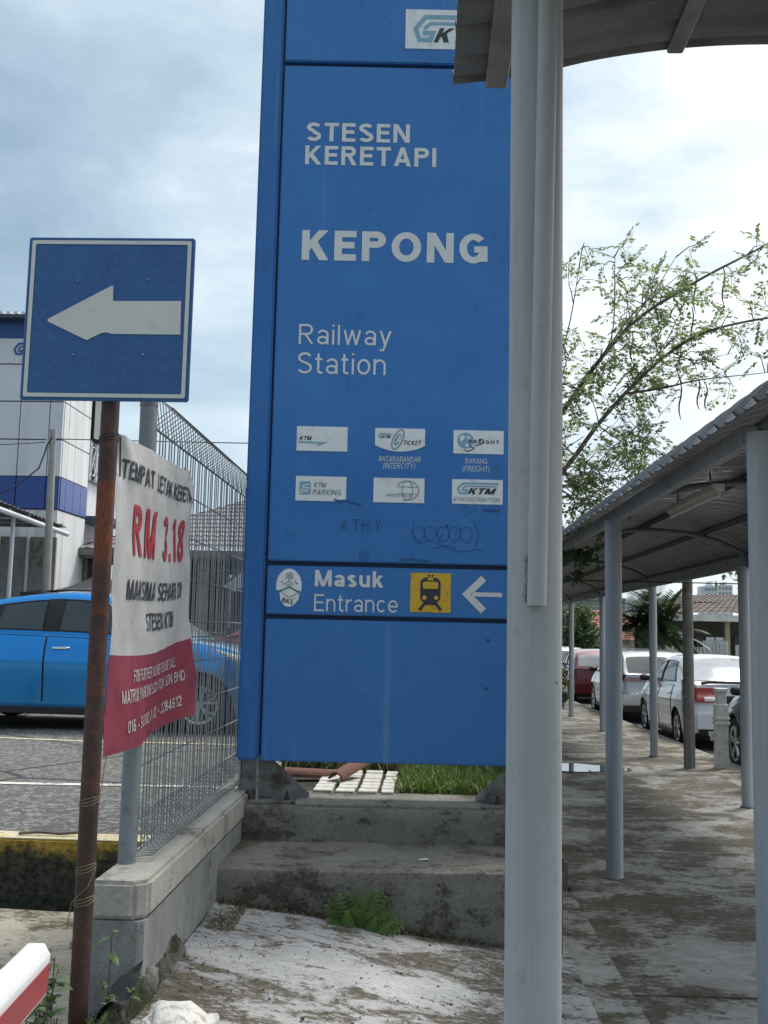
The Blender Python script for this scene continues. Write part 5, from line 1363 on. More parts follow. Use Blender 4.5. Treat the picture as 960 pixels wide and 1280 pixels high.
# ------------------------------------------------------------------ things beside the street
up_ = thing('utility_pole', 'weathered grey utility pole standing at the kerb by the white sedan', 'utility pole', (3.325, 13.1, -0.15))
MB().tube([(0, 0, -0.1), (0, 0, 1.9), (0, 0, 3.7)], [0.072, 0.066, 0.060], 16).build('pole', paint('weathered_pole', (0.20, 0.19, 0.165), 0.85, var=0.2, vs=4, dirt=((0.16, 0.085, 0.045), 0.42, 7), streak=((0.30, 0.29, 0.26), 0.45, 9), bump=0.5), up_, smooth=True)
MB().tube([(-0.075, -0.02, 0.55), (-0.082, -0.02, 1.1)], 0.012, 6).build('conduit', M['galv'], up_)
MB().tube([(0.06, -0.05, 2.06), (0.4, -0.05, 2.075)], 0.006, 5).build('stay', M['cable'], up_)
oc = tag(MB().tube([(-4 + 1.6*i, 13.08 - 0.02*i, 2.205 - 0.05*sin(pi*i/10)) for i in range(11)], 0.008, 5).build('overhead_cable', M['cable']), 'black overhead cable crossing behind the utility pole', 'cable')
bpost = thing('plastic_pillar', 'cream white moulded pillar with ledge beside the grey car', 'pillar', (3.775, 13.3, -0.155))
bpost.scale = (0.72, 0.72, 1.0)
mb = MB()
for (w0, w1, z0, z1) in ((0.110, 0.100, 0.0, 0.30), (0.100, 0.105, 0.30, 0.55), (0.125, 0.125, 0.545, 0.585), (0.108, 0.112, 0.585, 0.615), (0.125, 0.125, 0.61, 0.64), (0.112, 0.100, 0.64, 0.80), (0.075, 0.080, 0.80, 0.96), (0.105, 0.105, 0.955, 1.0)):
    mb.add([(-w0, -w0, z0), (w0, -w0, z0), (w0, w0, z0), (-w0, w0, z0), (-w1, -w1, z1), (w1, -w1, z1), (w1, w1, z1), (-w1, w1, z1)], [(0, 3, 2, 1), (4, 5, 6, 7), (0, 1, 5, 4), (1, 2, 6, 5), (2, 3, 7, 6), (3, 0, 4, 7)])
mb.build('pillar_body', M['white_plastic'], bpost, bevel=0.006)
mb = MB().box((-0.21, -0.03, 0.40), (-0.08, 0.03, 0.455)); mb.box((-0.185, -0.022, 0.345), (-0.135, 0.022, 0.41))
mb.build('side_bracket', M['white_plastic'], bpost, bevel=0.004)
bk = thing('bicycle', 'blue bicycle leaning by the kerb behind the nearest columns', 'bicycle', (3.62, 10.9, -0.11), radians(78))
for x in (-0.5, 0.5):
    t_ = [(x+0.30*cos(a), 0, 0.315+0.30*sin(a)) for a in frange(0, 2*pi, 28)]
    w_ = MB().tube(t_, 0.017, 6).build('wheel', M['tyre'], bk, smooth=True)
    mb = MB()
    for k in range(12): a = 2*pi*k/12; mb.tube([(x, 0, 0.315), (x+0.29*cos(a), 0, 0.315+0.29*sin(a))], 0.002, 4)
    mb.build('spokes', M['galv'], w_)
    MB().tube([(x+0.345*cos(a), 0, 0.315+0.345*sin(a)) for a in frange(0.3, 2.7, 12)], 0.024, 6).build('mudguard', M['light_blue'], bk, smooth=True)
mb = MB()
for a, b in (((-0.5, 0, 0.315), (-0.12, 0, 0.30)), ((-0.12, 0, 0.30), (-0.22, 0, 0.78)), ((-0.5, 0, 0.315), (-0.2, 0, 0.70)), ((-0.12, 0, 0.30), (0.36, 0, 0.72)), ((-0.2, 0, 0.68), (0.36, 0, 0.78)), ((0.5, 0, 0.315), (0.34, 0, 0.88))): mb.tube([a, b], 0.018, 8)
mb.build('frame', M['blue_plastic'], bk, smooth=True)
MB().tube([(0.30, -0.26, 0.95), (0.36, -0.12, 0.93), (0.345, 0, 0.90), (0.36, 0.12, 0.93), (0.30, 0.26, 0.95)], 0.012, 8).build('handlebar', M['galv'], bk, smooth=True)
rb_ = MB(); rb_.prism([(-0.36, 0.02), (-0.32, 0.07), (-0.20, 0.035), (-0.08, 0.015), (-0.08, -0.015), (-0.20, -0.035), (-0.32, -0.07), (-0.36, -0.02)], lambda a, b, d: (a, b, d), 0.80, 0.85)
rb_.build('saddle', M['trim'], bk, bevel=0.012, segs=2)
MB().box((0.42, -0.14, 0.62), (0.66, 0.14, 0.84)).build('basket', M['blue_plastic'], bk, bevel=0.02, segs=2)

# ------------------------------------------------------------------ station building on the left
sb = thing('station_building', 'white clad station building with a broad blue band and dark roof', 'building', (-11, 25, 0.2))
BX, BY = -8.04, 22.0
MB().box((-18, BY+0.06, 0.2), (BX-0.06, BY+1.88, 8.0)).build('wall', M['joint'], sb, world=True)
zrow = [(4.70, 5.50), (5.53, 6.355), (6.385, 7.20), (7.23, 7.80)]
xcol = [-8.04, -8.352, -9.02, -9.69, -10.36, -11.03, -11.7, -12.37]
def cladx(x0, x1, z0, z1, m): return MB().box((x0+0.012, BY, z0), (x1-0.012, BY+0.07, z1)).build('panel', M[m], sb, world=True)
for (z0, z1) in zrow:
    for a, b in zip(xcol, xcol[1:]): cladx(b, a, z0, z1, 'wall_white')
for a, b in zip(xcol, xcol[1:]): cladx(b, a, 3.98, 4.68, 'bld_blue')
ysd = [22.07, 22.40, 22.88, 23.40, 23.86]
for (z0, z1, m) in [(a, b, 'wall_side') for a, b in zrow] + [(3.98, 4.68, 'bld_blue')]:
    for a, b in zip(ysd, ysd[1:]): MB().box((BX-0.07, a+0.01, z0), (BX, b-0.01, z1)).build('panel', M[m], sb, world=True)
MB().box((-18, BY+0.03, 7.82), (BX+0.02, BY+1.9, 8.22)).build('fascia', M['bld_blue'], sb, world=True)
rfb = MB(); rfb.box((-18.2, BY-0.22, 8.22), (BX+0.25, BY+2.1, 8.30)); rfb.build('roof', M['roof_dark'], sb, world=True)
mb = MB()
for i in range(60): x = -18 + i*0.17; mb.tube([(x, BY-0.25, 8.32), (x, BY+2.1, 8.32)], 0.04, 6)
mb.build('roof_ribs', M['wall_side'], sb, world=True)['kind'] = 'stuff'
MB().box((-18, BY+0.02, 0.2), (BX-0.02, BY+1.85, 3.95)).build('lower_wall', M['wall_side'], sb, world=True)
ktw = lambda a, b: (a, BY-0.012, b)
def ktm_on(parent, u0, u1, z0, z1):
    w, h = u1-u0, z1-z0; f = lambda a, b: (u0+w*a, BY-0.015, z0+h*b); k = w/h
    mb = MB(); rr_ = lambda pts, t: [[(a/k, b) for a, b in pl] for pl in ribbon([(a*k, b) for a, b in pts], t)]
    flat_polys(mb, rr_([(1.0, 0.94), (0.17, 0.94), (0.05, 0.50), (0.10, 0.10), (0.235, 0.10), (0.265, 0.36), (0.14, 0.36)], 0.15) + rr_([(0.965, 0.70), (0.23, 0.70), (0.155, 0.50)], 0.11), f)
    mb.build('logo_mark', M['bld_blue'], parent, world=True, fix=False)
    mb = MB(); lettering(mb, 'KTM', f, 0.27, 0.96, 0.02, 0.54, 0.22, 0.32, 0.08); mb.build('lettering', M['ink'], parent, world=True, fix=False)
ktm_on(sb, -9.28, -8.45, 7.42, 7.70)
mb = MB(); lettering(mb, 'KEPONG', ktw, -9.39, -8.25, 7.20+0.03, 7.37, 0.2); mb.build('lettering', M['plaque'], sb, world=True, fix=False)
# set-back wing with shuttered window and round-pattern grille
MB().box((BX-6, 23.9, 0.2), (BX-0.2, 25.7, 7.4)).build('rear_wing', M['wall_side'], sb, world=True)
w_ = MB().box((BX-0.2, 24.05, 5.95), (BX+0.02, 25.3, 7.0)).build('shutter', M['glass_dark'], sb, world=True)
w_ = MB().box((BX-0.19, 24.1, 4.95), (BX-0.10, 25.6, 5.9)).build('window', M['glass_dark'], sb, world=True)
mb = MB()
for y in (24.1, 24.6, 25.1, 25.6): mb.tube([(BX-0.06, y, 4.95), (BX-0.06, y, 5.9)], 0.02, 5)
for cy in (24.35, 24.85, 25.35):
    mb.tube([(BX-0.06, cy+0.22*cos(a), 5.42+0.36*sin(a)) for a in frange(0, 2*pi, 16)], 0.016, 5)
    mb.tube([(BX-0.06, cy-0.2, 5.0), (BX-0.06, cy+0.2, 5.85)], 0.014, 5); mb.tube([(BX-0.06, cy+0.2, 5.0), (BX-0.06, cy-0.2, 5.85)], 0.014, 5)
mb.build('window_grille', M['wall_white'], sb, world=True)
MB().box((BX-0.2, 24.0, 3.9), (BX+0.5, 25.6, 4.05)).build('ledge', M['roof_dark'], sb, world=True)
MB().box((BX-0.19, 24.3, 0.3), (BX-0.12, 25.6, 2.9)).build('door', M['porch_dark'], sb, world=True)
MB().box((BX-0.18, 24.0, 2.2), (BX+0.05, 24.5, 3.0)).build('condenser', M['galv'], sb, world=True)

# lean-to cycle shelter and grey boundary panels
lt = thing('lean_to_shelter', 'lean-to with corrugated metal roof against the white building', 'shelter', (-8.3, 19.5, 0.3))
mb = MB(); n = 44
pts = []
for i in range(n+1):
    y = 16.8 + 4.4*i/n; h = 0.03*(i % 2)
    pts += [(-7.55, y, 3.60 - 0.035*(y-17.9) + h), (-10.5, y, 4.05 - 0.035*(y-17.9) + h)]
mb.add(pts, [(2*i, 2*i+1, 2*i+3, 2*i+2) for i in range(n)]); mb.build('roof_sheet', M['sheet'], lt, smooth=False, world=True, fix=False)
for y in (17.0, 18.9, 20.8): MB().tube([(-7.75, y, 0.3), (-7.75, y, 3.55)], 0.04, 10).build('post', M['wall_white'], lt, world=True)
MB().tube([(-7.56, 16.9, 3.50), (-7.56, 21.3, 3.36)], 0.055, 8).build('gutter', M['wall_white'], lt, world=True)
for y in (17.5, 18.4, 19.3, 20.2, 21.1): MB().box((-10.4, y-0.03, 3.48), (-7.6, y+0.03, 3.56)).build('rafter', M['rib_grey'], lt, world=True)
pf = thing('panel_wall', 'grey ribbed panel wall under the lean-to roof', 'wall', (-9.2, 21.4, 0.3))
for i in range(5):
    x = -10.9 + 0.62*i
    MB().box((x+0.02, 21.4, 0.35), (x+0.60, 21.46, 3.3)).build('panel', M['wall_conc'], pf, world=True)
    MB().box((x-0.025, 21.36, 0.35), (x+0.02, 21.47, 3.3)).build('batten', M['wall_side'], pf, world=True)
    for k in range(7): MB().box((x+0.02, 21.385, 0.75+0.36*k), (x+0.60, 21.40, 0.765+0.36*k)).build('rib', M['galv'], pf, world=True)
rb2 = MB(); rgm = random.Random(21)
for i in range(160):
    x = rgm.uniform(-10.5, -6.3); y = rgm.uniform(15.8, 18.2)
    z = 0.3 + 1.9*max(0, 1-abs(x+8.2)/3.0)**0.6*max(0, 1-abs(y-17)/1.5)**0.5
    s = rgm.uniform(0.08, 0.28); a = rgm.uniform(0, 3)
    v = [Vector((rgm.uniform(-s, s), rgm.uniform(-s, s), rgm.uniform(-s, s)*0.6)) for _ in range(6)]
    base = [Vector(p) for p in ((s, 0, 0), (-s, 0, 0), (0, s, 0), (0, -s, 0), (0, 0, s*.7), (0, 0, -s*.7))]
    vv = [(Vector((x, y, z)) + b_ + c_*0.35) for b_, c_ in zip(base, v)]
    rb2.add(vv, [(0, 2, 4), (2, 1, 4), (1, 3, 4), (3, 0, 4), (2, 0, 5), (1, 2, 5), (3, 1, 5), (0, 3, 5)], i % 2)
mn = MB().grid(lambda u, v: (-11+5.2*u, 15.4+3.2*v, 0.3 + 1.72*sin(pi*u)**0.7*sin(pi*v)**0.7 + 0.16*mnoise.noise(Vector((u*9, v*7, 3)))), frange(0, 1, 40), frange(0, 1, 24))
rb2.add(mn.v, mn.f, 0)
stuff(tag(rb2.build('rubble_mound', [M['soil'], M['terracotta']]), 'brown mound of broken rubble in front of the panel wall', 'rubble'))
cp = thing('concrete_pole', 'slim grey concrete pole with cables in front of the white building', 'utility pole', (-7.05, 19.0, 0.3))
MB().tube([(0, 0, 0), (-0.04, 0, 2.4), (-0.075, 0, 4.85)], [0.085, 0.075, 0.062], 12).build('pole', M['pole_conc'], cp, smooth=True)
MB().box((-0.20, -0.05, 4.52), (-0.13, 0.04, 4.66)).build('insulator', M['wall_side'], cp)
MB().tube([(-0.07, -0.06, 4.7), (-0.16, -0.05, 4.55), (-0.20, -0.04, 4.4), (-0.3, -0.04, 4.1), (-0.62, -0.2, 3.75), (-1.1, -0.4, 3.42), (-1.9, -0.6, 3.2)], 0.014, 5).build('cable', M['cable'], cp)
MB().tube([(-0.07 + 0.92*i, 0.0, 4.68 - 0.03*sin(pi*i/9)) for i in range(10)], 0.010, 5).build('cable', M['cable'], cp)
MB().tube([(-0.07 - 0.9*i, 0.3*i, 4.62) for i in range(8)], 0.008, 5).build('cable', M['cable'], cp)
# black gazebo
gz = thing('gazebo', 'black fabric canopy on thin legs behind the blue car', 'canopy', (-5.35, 16.6, 0.335))
mb = MB()
ap = (0, 0.2, 1.99)
cs = [(-0.95, -0.8, 1.62), (0.95, -0.8, 1.62), (0.95, 1.2, 1.62), (-0.95, 1.2, 1.62)]
for a, b in zip(cs, cs[1:]+cs[:1]):
    n = 8; A, B, T = Vector(a), Vector(b), Vector(ap)
    rows = []
    for i in range(n+1):
        t = i/n
        rows.append([tuple(A.lerp(B, k/n).lerp(T, t) - Vector((0, 0, 0.10*sin(pi*t)*(1) - 0.05*sin(pi*k/n)*(1-t)))) for k in range(n+1)])
    vs = sum(rows, []); mb.add(vs, [(i*(n+1)+k, i*(n+1)+k+1, (i+1)*(n+1)+k+1, (i+1)*(n+1)+k) for i in range(n) for k in range(n)])
mb.build('canopy', M['tarp'], gz, smooth=True, fix=False)
mb = MB()
for a, b in zip(cs, cs[1:]+cs[:1]): mb.add([a, b, (b[0], b[1], 1.50), (a[0], a[1], 1.50)], [(0, 1, 2, 3)])
mb.build('valance', M['tarp'], gz, fix=False)
for c in cs: MB().tube([(c[0]*0.98, c[1]+0.02, 0), (c[0]*0.98, c[1]+0.02, 1.62)], 0.02, 6).build('leg', M['galv'], gz)

# ------------------------------------------------------------------ houses
def tiled_slope(A, B, C_, D, mat, name, parent, rows=12, cols=34, amp=0.05):
    """A-B eave, D-C ridge; tiles rise in courses and roll across"""
    A, B, C_, D = (Vector(p) for p in (A, B, C_, D))
    nrm = (B-A).cross(D-A).normalized()
    if nrm.z < 0: nrm = -nrm
    us = frange(0, 1, cols*4+1); vs_ = []
    for r in range(rows): vs_ += [(r/rows, 1.0), ((r+0.98)/rows, 0.25)]
    vs_.append((1.0, 0.2))
    pts = []
    for u in us:
        for v, h in vs_:
            p = A.lerp(B, u).lerp(D.lerp(C_, u), v)
            pts.append(tuple(p + nrm*amp*(h*0.7 + 0.5*abs(sin(pi*u*cols)))))
    m = len(vs_); mb = MB()
    mb.add(pts, [(i*m+j, (i+1)*m+j, (i+1)*m+j+1, i*m+j+1) for i in range(len(us)-1) for j in range(m-1)])
    o = mb.build(name, mat, parent, world=True, fix=False)
    for p in o.data.polygons: p.use_smooth = False
    return o
hl = thing('tiled_house', 'grey tile roofed house with dark open porch behind the fence', 'house', (-2, 26, 0.33))
tiled_slope((-8.2, 23.6, 3.22), (1.6, 23.6, 3.26), (0.4, 27.5, 5.2), (-4.3, 27.5, 5.05), M['tile_grey'], 'roof', hl, 14, 44, 0.05)
tiled_slope((-8.2, 23.6, 3.22), (-4.3, 27.5, 5.05), (-4.3, 27.5, 5.06), (-8.2, 31.5, 3.22), M['tile_grey'], 'roof', hl, 10, 20, 0.05)
MB().box((-8.2, 23.5, 3.08), (1.6, 23.62, 3.24)).build('fascia', M['porch_dark'], hl, world=True)
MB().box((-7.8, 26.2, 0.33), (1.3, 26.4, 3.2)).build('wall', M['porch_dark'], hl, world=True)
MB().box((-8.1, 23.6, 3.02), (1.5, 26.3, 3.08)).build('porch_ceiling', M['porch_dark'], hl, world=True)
for x in (-7.6, -5.2, -2.8, -0.4): MB().box((x-0.1, 23.9, 0.33), (x+0.1, 24.1, 3.05)).build('porch_column', M['wall_conc'], hl, world=True)
for x in (-6.6, -3.4):
    f = MB().box((x-0.6, 26.15, 1.2), (x+0.6, 26.2, 2.4)).build('window', M['glass_dark'], hl, world=True)
    mb = MB()
    for k in range(5): mb.box((x-0.6+0.29*k, 26.11, 1.2), (x-0.56+0.29*k, 26.145, 2.4))
    mb.build('window_bars', M['wall_side'], f, world=True)
MB().box((-4.42, 23.0, 2.28), (-4.20, 23.03, 2.66)).build('notice_board', M['plaque'], hl, world=True)
aw = thing('pale_awning', 'pale sloping awning at the side of the grey roofed house', 'awning', (-3.4, 22, 0.33))
mb = MB(); mb.add([(-4.25, 21.4, 2.36), (-2.2, 21.4, 4.0), (-2.2, 23.2, 4.0), (-4.25, 23.2, 2.36)], [(0, 1, 2, 3)]); mb.add([(-4.25, 21.4, 2.32), (-2.2, 21.4, 3.96), (-2.2, 23.2, 3.96), (-4.25, 23.2, 2.32)], [(3, 2, 1, 0)])
mb.add([(-4.25, 21.4, 2.30), (-2.2, 21.4, 3.94), (-2.2, 21.4, 2.30)], [(0, 1, 2)])
mb.build('awning_sheet', M['wall_white'], aw, world=True, fix=False)
for x, z in ((-4.1, 2.4), (-2.3, 3.9)): MB().tube([(x, 21.5, 0.33), (x, 21.5, z)], 0.035, 8).build('post', M['galv'], aw, world=True)
def motorbike(label, x, y, rz_, col):
    m_ = thing('motorcycle', label, 'motorcycle', (x, y, 0.335), rz_, 'motorcycles parked before the dark porch')
    for wx in (-0.6, 0.6):
        w_ = MB().tube([(wx+0.26*cos(a), 0, 0.29+0.26*sin(a)) for a in frange(0, 2*pi, 20)], 0.045, 8).build('wheel', M['tyre'], m_, smooth=True)
        MB().tube([(wx, -0.02, 0.29), (wx, 0.02, 0.29)], 0.2, 14).build('hub', M['rim'], w_)
    b = MB(); b.prism([(-0.75, 0.62), (-0.35, 0.35), (0.15, 0.32), (0.42, 0.55), (0.52, 0.95), (0.42, 0.98), (0.22, 0.66), (-0.2, 0.62), (-0.7, 0.72)], lambda a, b_, d: (a, d, b_), -0.12, 0.12)
    b.build('body', M[col], m_, bevel=0.03, segs=2)
    s_ = MB(); s_.prism([(-0.72, 0.72), (-0.2, 0.66), (0.1, 0.68), (0.1, 0.76), (-0.3, 0.77), (-0.72, 0.82)], lambda a, b_, d: (a, d, b_), -0.13, 0.13); s_.build('seat', M['trim'], m_, bevel=0.02)
    MB().tube([(0.42, -0.34, 1.04), (0.48, 0, 1.0), (0.42, 0.34, 1.04)], 0.015, 6).build('handlebar', M['galv'], m_)
    MB().tube([(0.48, 0, 0.98), (0.6, 0, 0.29)], 0.03, 6).build('fork', M['galv'], m_)
motorbike('dark motorcycle parked before the porch, nearer the banner', -5.0, 21.0, radians(60), 'trim')
motorbike('red bodied motorcycle parked before the porch, nearer the blue sign', -4.1, 21.6, radians(115), 'car_red')
motorbike('grey motorcycle between the two others before the porch', -4.6, 22.4, radians(80), 'car_grey')

hr = thing('street_house', 'brown roofed bungalow with cream porch posts across the street', 'house', (10.5, 34, -0.8))
tiled_slope((7.0, 31.6, 2.16), (17, 31.6, 2.30), (15.5, 35.5, 3.05), (9.4, 35.5, 2.92), M['tile_brown'], 'roof', hr, 14, 44, 0.05)
tiled_slope((7.0, 39.5, 2.16), (7.0, 31.6, 2.16), (9.4, 35.5, 2.92), (9.4, 35.6, 2.92), M['tile_brown'], 'roof', hr, 12, 26, 0.05)
MB().box((6.95, 31.5, 1.98), (17, 31.66, 2.17)).build('fascia', M['white_plaster'], hr, world=True)
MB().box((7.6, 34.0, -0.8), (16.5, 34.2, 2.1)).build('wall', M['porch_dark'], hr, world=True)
MB().box((7.4, 31.8, -0.8), (7.6, 34.1, 2.0)).build('side_wall', M['cream'], hr, world=True)
for x in (8.05, 9.3, 11.5): MB().box((x-0.07, 31.9, -0.8), (x+0.07, 32.04, 2.0)).build('porch_post', M['cream'], hr, world=True)
for x in (8.6, 10.6): 
    f = MB().box((x-0.5, 33.94, 0.3), (x+0.5, 33.99, 1.5)).build('window', M['glass_dark'], hr, world=True)
    MB().box((x-0.02, 33.90, 0.3), (x+0.02, 33.935, 1.5)).build('mullion', M['white_plaster'], f, world=True)
gp = thing('garden_gate', 'white boarded gate between white posts before the bungalow', 'gate', (8.3, 29, -0.75))
for i, x in enumerate((7.98, 8.24)):
    MB().box((x-0.115, 29.0, -0.75), (x+0.115, 29.06, 1.40)).build('gate_panel', M['white_plaster'], gp, world=True)
    for k in range(3): MB().box((x-0.09+0.075*k, 28.975, -0.6), (x-0.06+0.075*k, 28.998, 1.34)).build('slat', M['wall_white'], gp, world=True)
    MB().box((x-0.10, 28.99, 1.402), (x+0.10, 29.07, 1.50)).build('gate_top', M['wall_white'], gp, world=True)
for x in (7.82, 8.42): MB().box((x-0.03, 28.97, -0.75), (x+0.03, 29.09, 1.40)).build('gate_post', M['white_plaster'], gp, world=True)
gw = thing('garden_wall', 'pale garden wall with a dark red letter box by the gate', 'wall', (8.9, 29, -0.75))
MB().box((8.72, 28.95, -0.75), (9.05, 29.2, 1.30)).build('pier', M['white_plaster'], gw, world=True)
MB().box((8.78, 28.88, 0.95), (8.92, 28.948, 1.16)).build('letter_box', M['car_red'], gw, world=True, bevel=0.01)
MB().box((9.05, 29.0, -0.75), (16.0, 29.15, 0.9)).build('wall_body', M['white_plaster'], gw, world=True)
gf = thing('garden_fence', 'grey upright bar fence running left from the white gate', 'fence', (6.8, 29, -0.75))
for i in range(26):
    x = 5.6 + 0.085*i; MB().box((x-0.022, 29.0, -0.6), (x+0.022, 29.03, 1.22)).build('bar', M['wall_side'], gf, world=True)
for z in (-0.4, 1.05): MB().box((5.55, 29.035, z), (7.78, 29.07, z+0.06)).build('rail', M['wall_conc'], gf, world=True)
MB().box((5.55, 29.1, -0.75), (7.78, 29.2, 0.95)).build('backing_sheet', M['wall_conc'], gf, world=True)
rh = thing('red_roofed_house', 'distant red tiled house above a white wall', 'house', (10, 57, -1))
tiled_slope((7.6, 54.5, 1.72), (12, 54.5, 1.72), (11, 58, 3.0), (8.6, 58, 2.75), M['tile_red'], 'roof', rh, 8, 20, 0.07)
tiled_slope((7.9, 53.2, 1.25), (12, 53.2, 1.25), (12, 54.6, 1.70), (8.1, 54.6, 1.70), M['tile_red'], 'porch_roof', rh, 4, 20, 0.07)
MB().box((8.2, 55, -1), (11.8, 58, 1.75)).build('wall', M['white_plaster'], rh, world=True)
MB().box((8.5, 54.9, -0.3), (9.4, 54.98, 0.9)).build('window', M['glass_dark'], rh, world=True)
ww = thing('white_fence', 'white picket fence before the distant red roofed house', 'fence', (7.5, 50, -0.9))
for i in range(22):
    x = 6.3 + 0.16*i; MB().box((x-0.05, 50, -0.85), (x+0.05, 50.05, 0.75+0.10*(i % 2))).build('picket', M['white_plaster'], ww, world=True)
MB().box((6.2, 50.06, 0.1), (9.9, 50.1, 0.25)).build('rail', M['white_plaster'], ww, world=True)
gb = thing('grey_block', 'plain grey block rising behind the red roofed house', 'building', (13, 82, -1))
MB().box((11.6, 80, -1), (15.5, 88, 4.2)).build('wall', M['wall_conc'], gb, world=True)
for k in range(3):
    MB().box((12.0+1.1*k, 79.93, 2.4), (12.6+1.1*k, 79.99, 3.3)).build('window', M['glass_dark'], gb, world=True)
MB().box((11.5, 79.9, 4.2), (15.6, 88, 4.4)).build('parapet', M['wall_conc'], gb, world=True)
# far apartment towers
far_m = paint('far_tower_render', (0.66, 0.67, 0.70), 0.85, var=0.06, vs=0.05)
far_w = paint('far_tower_windows', (0.25, 0.28, 0.32), 0.5)
for i, (x0, x1, zt, y, lab) in enumerate(((94.5, 99.0, 19.0, 350, 'tall white far apartment tower left of the leafy branch'), (99.6, 104.5, 19.6, 352, 'tallest white far apartment tower beside the leafy branch'),
        (82.0, 86.5, 15.0, 360, 'low white far apartment block just right of the utility pole'), (87.0, 91.5, 16.4, 356, 'white far apartment block in the middle of the far group'), (70, 76, 14.5, 365, 'pale far apartment block behind the palm'), (76.5, 81, 16.5, 362, 'pale far apartment block behind the utility pole'))):
    tw = thing('apartment_tower', lab, 'apartment block', ((x0+x1)/2, y, -1), 0, 'far apartment towers')
    MB().box((x0, y, -1), (x1, y+9, zt)).build('wall', far_m, tw, world=True)
    mb = MB()
    for k in range(9):
        z = zt-1.6-1.9*k
        if z < 4: break
        for q in range(4):
            xx = x0 + 0.35 + q*(x1-x0-0.4)/4
            mb.box((xx, y-0.15, z), (xx+0.62, y-0.02, z+0.95))
    mb.build('windows', far_w, tw, world=True)['kind'] = 'stuff'
    MB().box(((x0+x1)/2-0.8, y+1, zt), ((x0+x1)/2+0.8, y+4, zt+0.9)).build('lift_house', far_m, tw, world=True)

# ------------------------------------------------------------------ trees and plants
def leaf_quad(mb, p, d, n, L, w, mi=0):
    d = d.normalized(); s = d.cross(n); s = s.normalized() if s.length > 1e-5 else d.orthogonal().normalized()
    a = p; b = p + d*L*0.45 + s*w/2; c = p + d*L; e = p + d*L*0.45 - s*w/2
    mb.add([a, b, c, e], [(0, 1, 2, 3)], mi)
def rdir(r):
    while True:
        v = Vector((r.uniform(-1, 1), r.uniform(-1, 1), r.uniform(-1, 1)))
        if 0.05 < v.length < 1: return v.normalized()
def bez(pts, n):
    q = [Vector(p) for p in pts]; P = [q[0]*2-q[1]] + q + [q[-1]*2-q[-2]]
    out = []
    for i in range(1, len(P)-2):
        for k in range(n):
            t = k/n; a, b, c, d = P[i-1], P[i], P[i+1], P[i+2]
            out.append(0.5*((2*b) + (-a+c)*t + (2*a-5*b+4*c-d)*t*t + (-a+3*b-3*c+d)*t**3))
    out.append(q[-1]); return out

BR = [
 [(0.5,9.3,2.3),(0.79,9.3,2.87),(1.24,9.3,3.5),(1.51,9.3,3.9),(1.92,9.3,4.38),(2.5,9.3,4.77),(2.99,9.3,5.04),(3.33,9.3,5.24)],
 [(0.4,9.4,2.0),(0.74,9.6,2.38),(1.28,9.6,2.99),(1.63,9.6,3.47),(1.96,9.6,3.85),(2.31,9.6,4.17),(2.68,9.6,4.38),(3.23,9.6,4.51),(3.7,9.6,4.53)],
 [(1.9,9.65,3.77),(2.3,9.8,3.87),(2.63,9.8,3.95),(3.28,9.8,4.03)],
 [(0.9,9.3,3.03),(1.14,9.2,3.74),(1.3,9.2,4.34),(1.41,9.2,5.04)],
 [(1.51,9.3,3.92),(1.72,9.4,4.18),(2.09,9.4,4.66),(2.33,9.4,5.05)],
 [(1.5,9.3,3.9),(1.66,9.1,4.17),(1.69,9.1,4.77),(1.69,9.1,4.94)],
 [(1.45,9.3,3.8),(1.58,9.5,4.0),(1.92,9.5,4.49),(2.18,9.5,4.72),(2.47,9.5,4.98)],
 [(1.95,9.6,3.85),(2.02,9.9,3.93),(2.32,9.9,4.33),(2.57,9.9,4.86)],
 [(0.74,9.6,2.38),(1.2,9.7,2.9),(1.54,9.7,2.69),(1.8,9.7,2.78)],
 [(0.85,9.4,3.0),(1.15,9.9,3.44),(1.46,9.9,3.2),(1.76,9.9,3.05),(2.11,9.9,3.14)],
 [(2.31,9.6,4.17),(2.54,9.6,4.09),(2.92,9.6,4.17)],
 [(0.5,9.3,2.25),(0.94,9.3,2.45),(1.24,9.3,2.57),(1.6,9.3,2.72),(1.95,9.3,2.90)],
 [(1.61,9.6,3.45),(1.92,9.5,3.22),(2.21,9.5,3.15)],
 [(0.6,9.3,2.5),(0.83,9.0,2.97),(1.11,9.0,3.55),(1.27,9.0,3.99)],
 [(1.1,9.6,2.80),(1.22,9.2,2.92),(1.42,9.2,2.90),(1.68,9.2,3.16),(1.93,9.2,3.38)],
 [(0.5,9.5,2.2),(0.2,9.7,3.0),(-0.2,9.8,3.9),(-0.5,9.8,4.6)],
]
ft = thing('feathery_tree', 'sparse feathery leaved tree reaching over the covered walkway roof', 'tree', (0.38, 9.4, 0.5))
mb = MB(); mb.tube(bez([(0.38, 9.4, 0.35), (0.36, 9.42, 1.0), (0.40, 9.4, 1.7), (0.50, 9.4, 2.3)], 5), [0.12, 0.118, 0.115, 0.112, 0.11, 0.108, 0.106, 0.104, 0.10, 0.098, 0.095, 0.09, 0.085, 0.08, 0.075, 0.07], 12)
mb.build('trunk', M['bark'], ft, smooth=True, world=True)
rt = random.Random(12)
lm = MB(); tw_ = MB()
paths = []
for i, b in enumerate(BR):
    p = bez(b, 6)
    r0 = (0.028, 0.030, 0.014, 0.011, 0.011, 0.008, 0.011, 0.009, 0.008, 0.010, 0.008, 0.012, 0.008, 0.011, 0.009, 0.03)[i]
    rs = [r0*(1-0.78*k/(len(p)-1)) for k in range(len(p))]
    MB().tube(p, rs, 8).build('branch', M['bark'], ft, smooth=True, world=True)
    paths.append((p, r0))
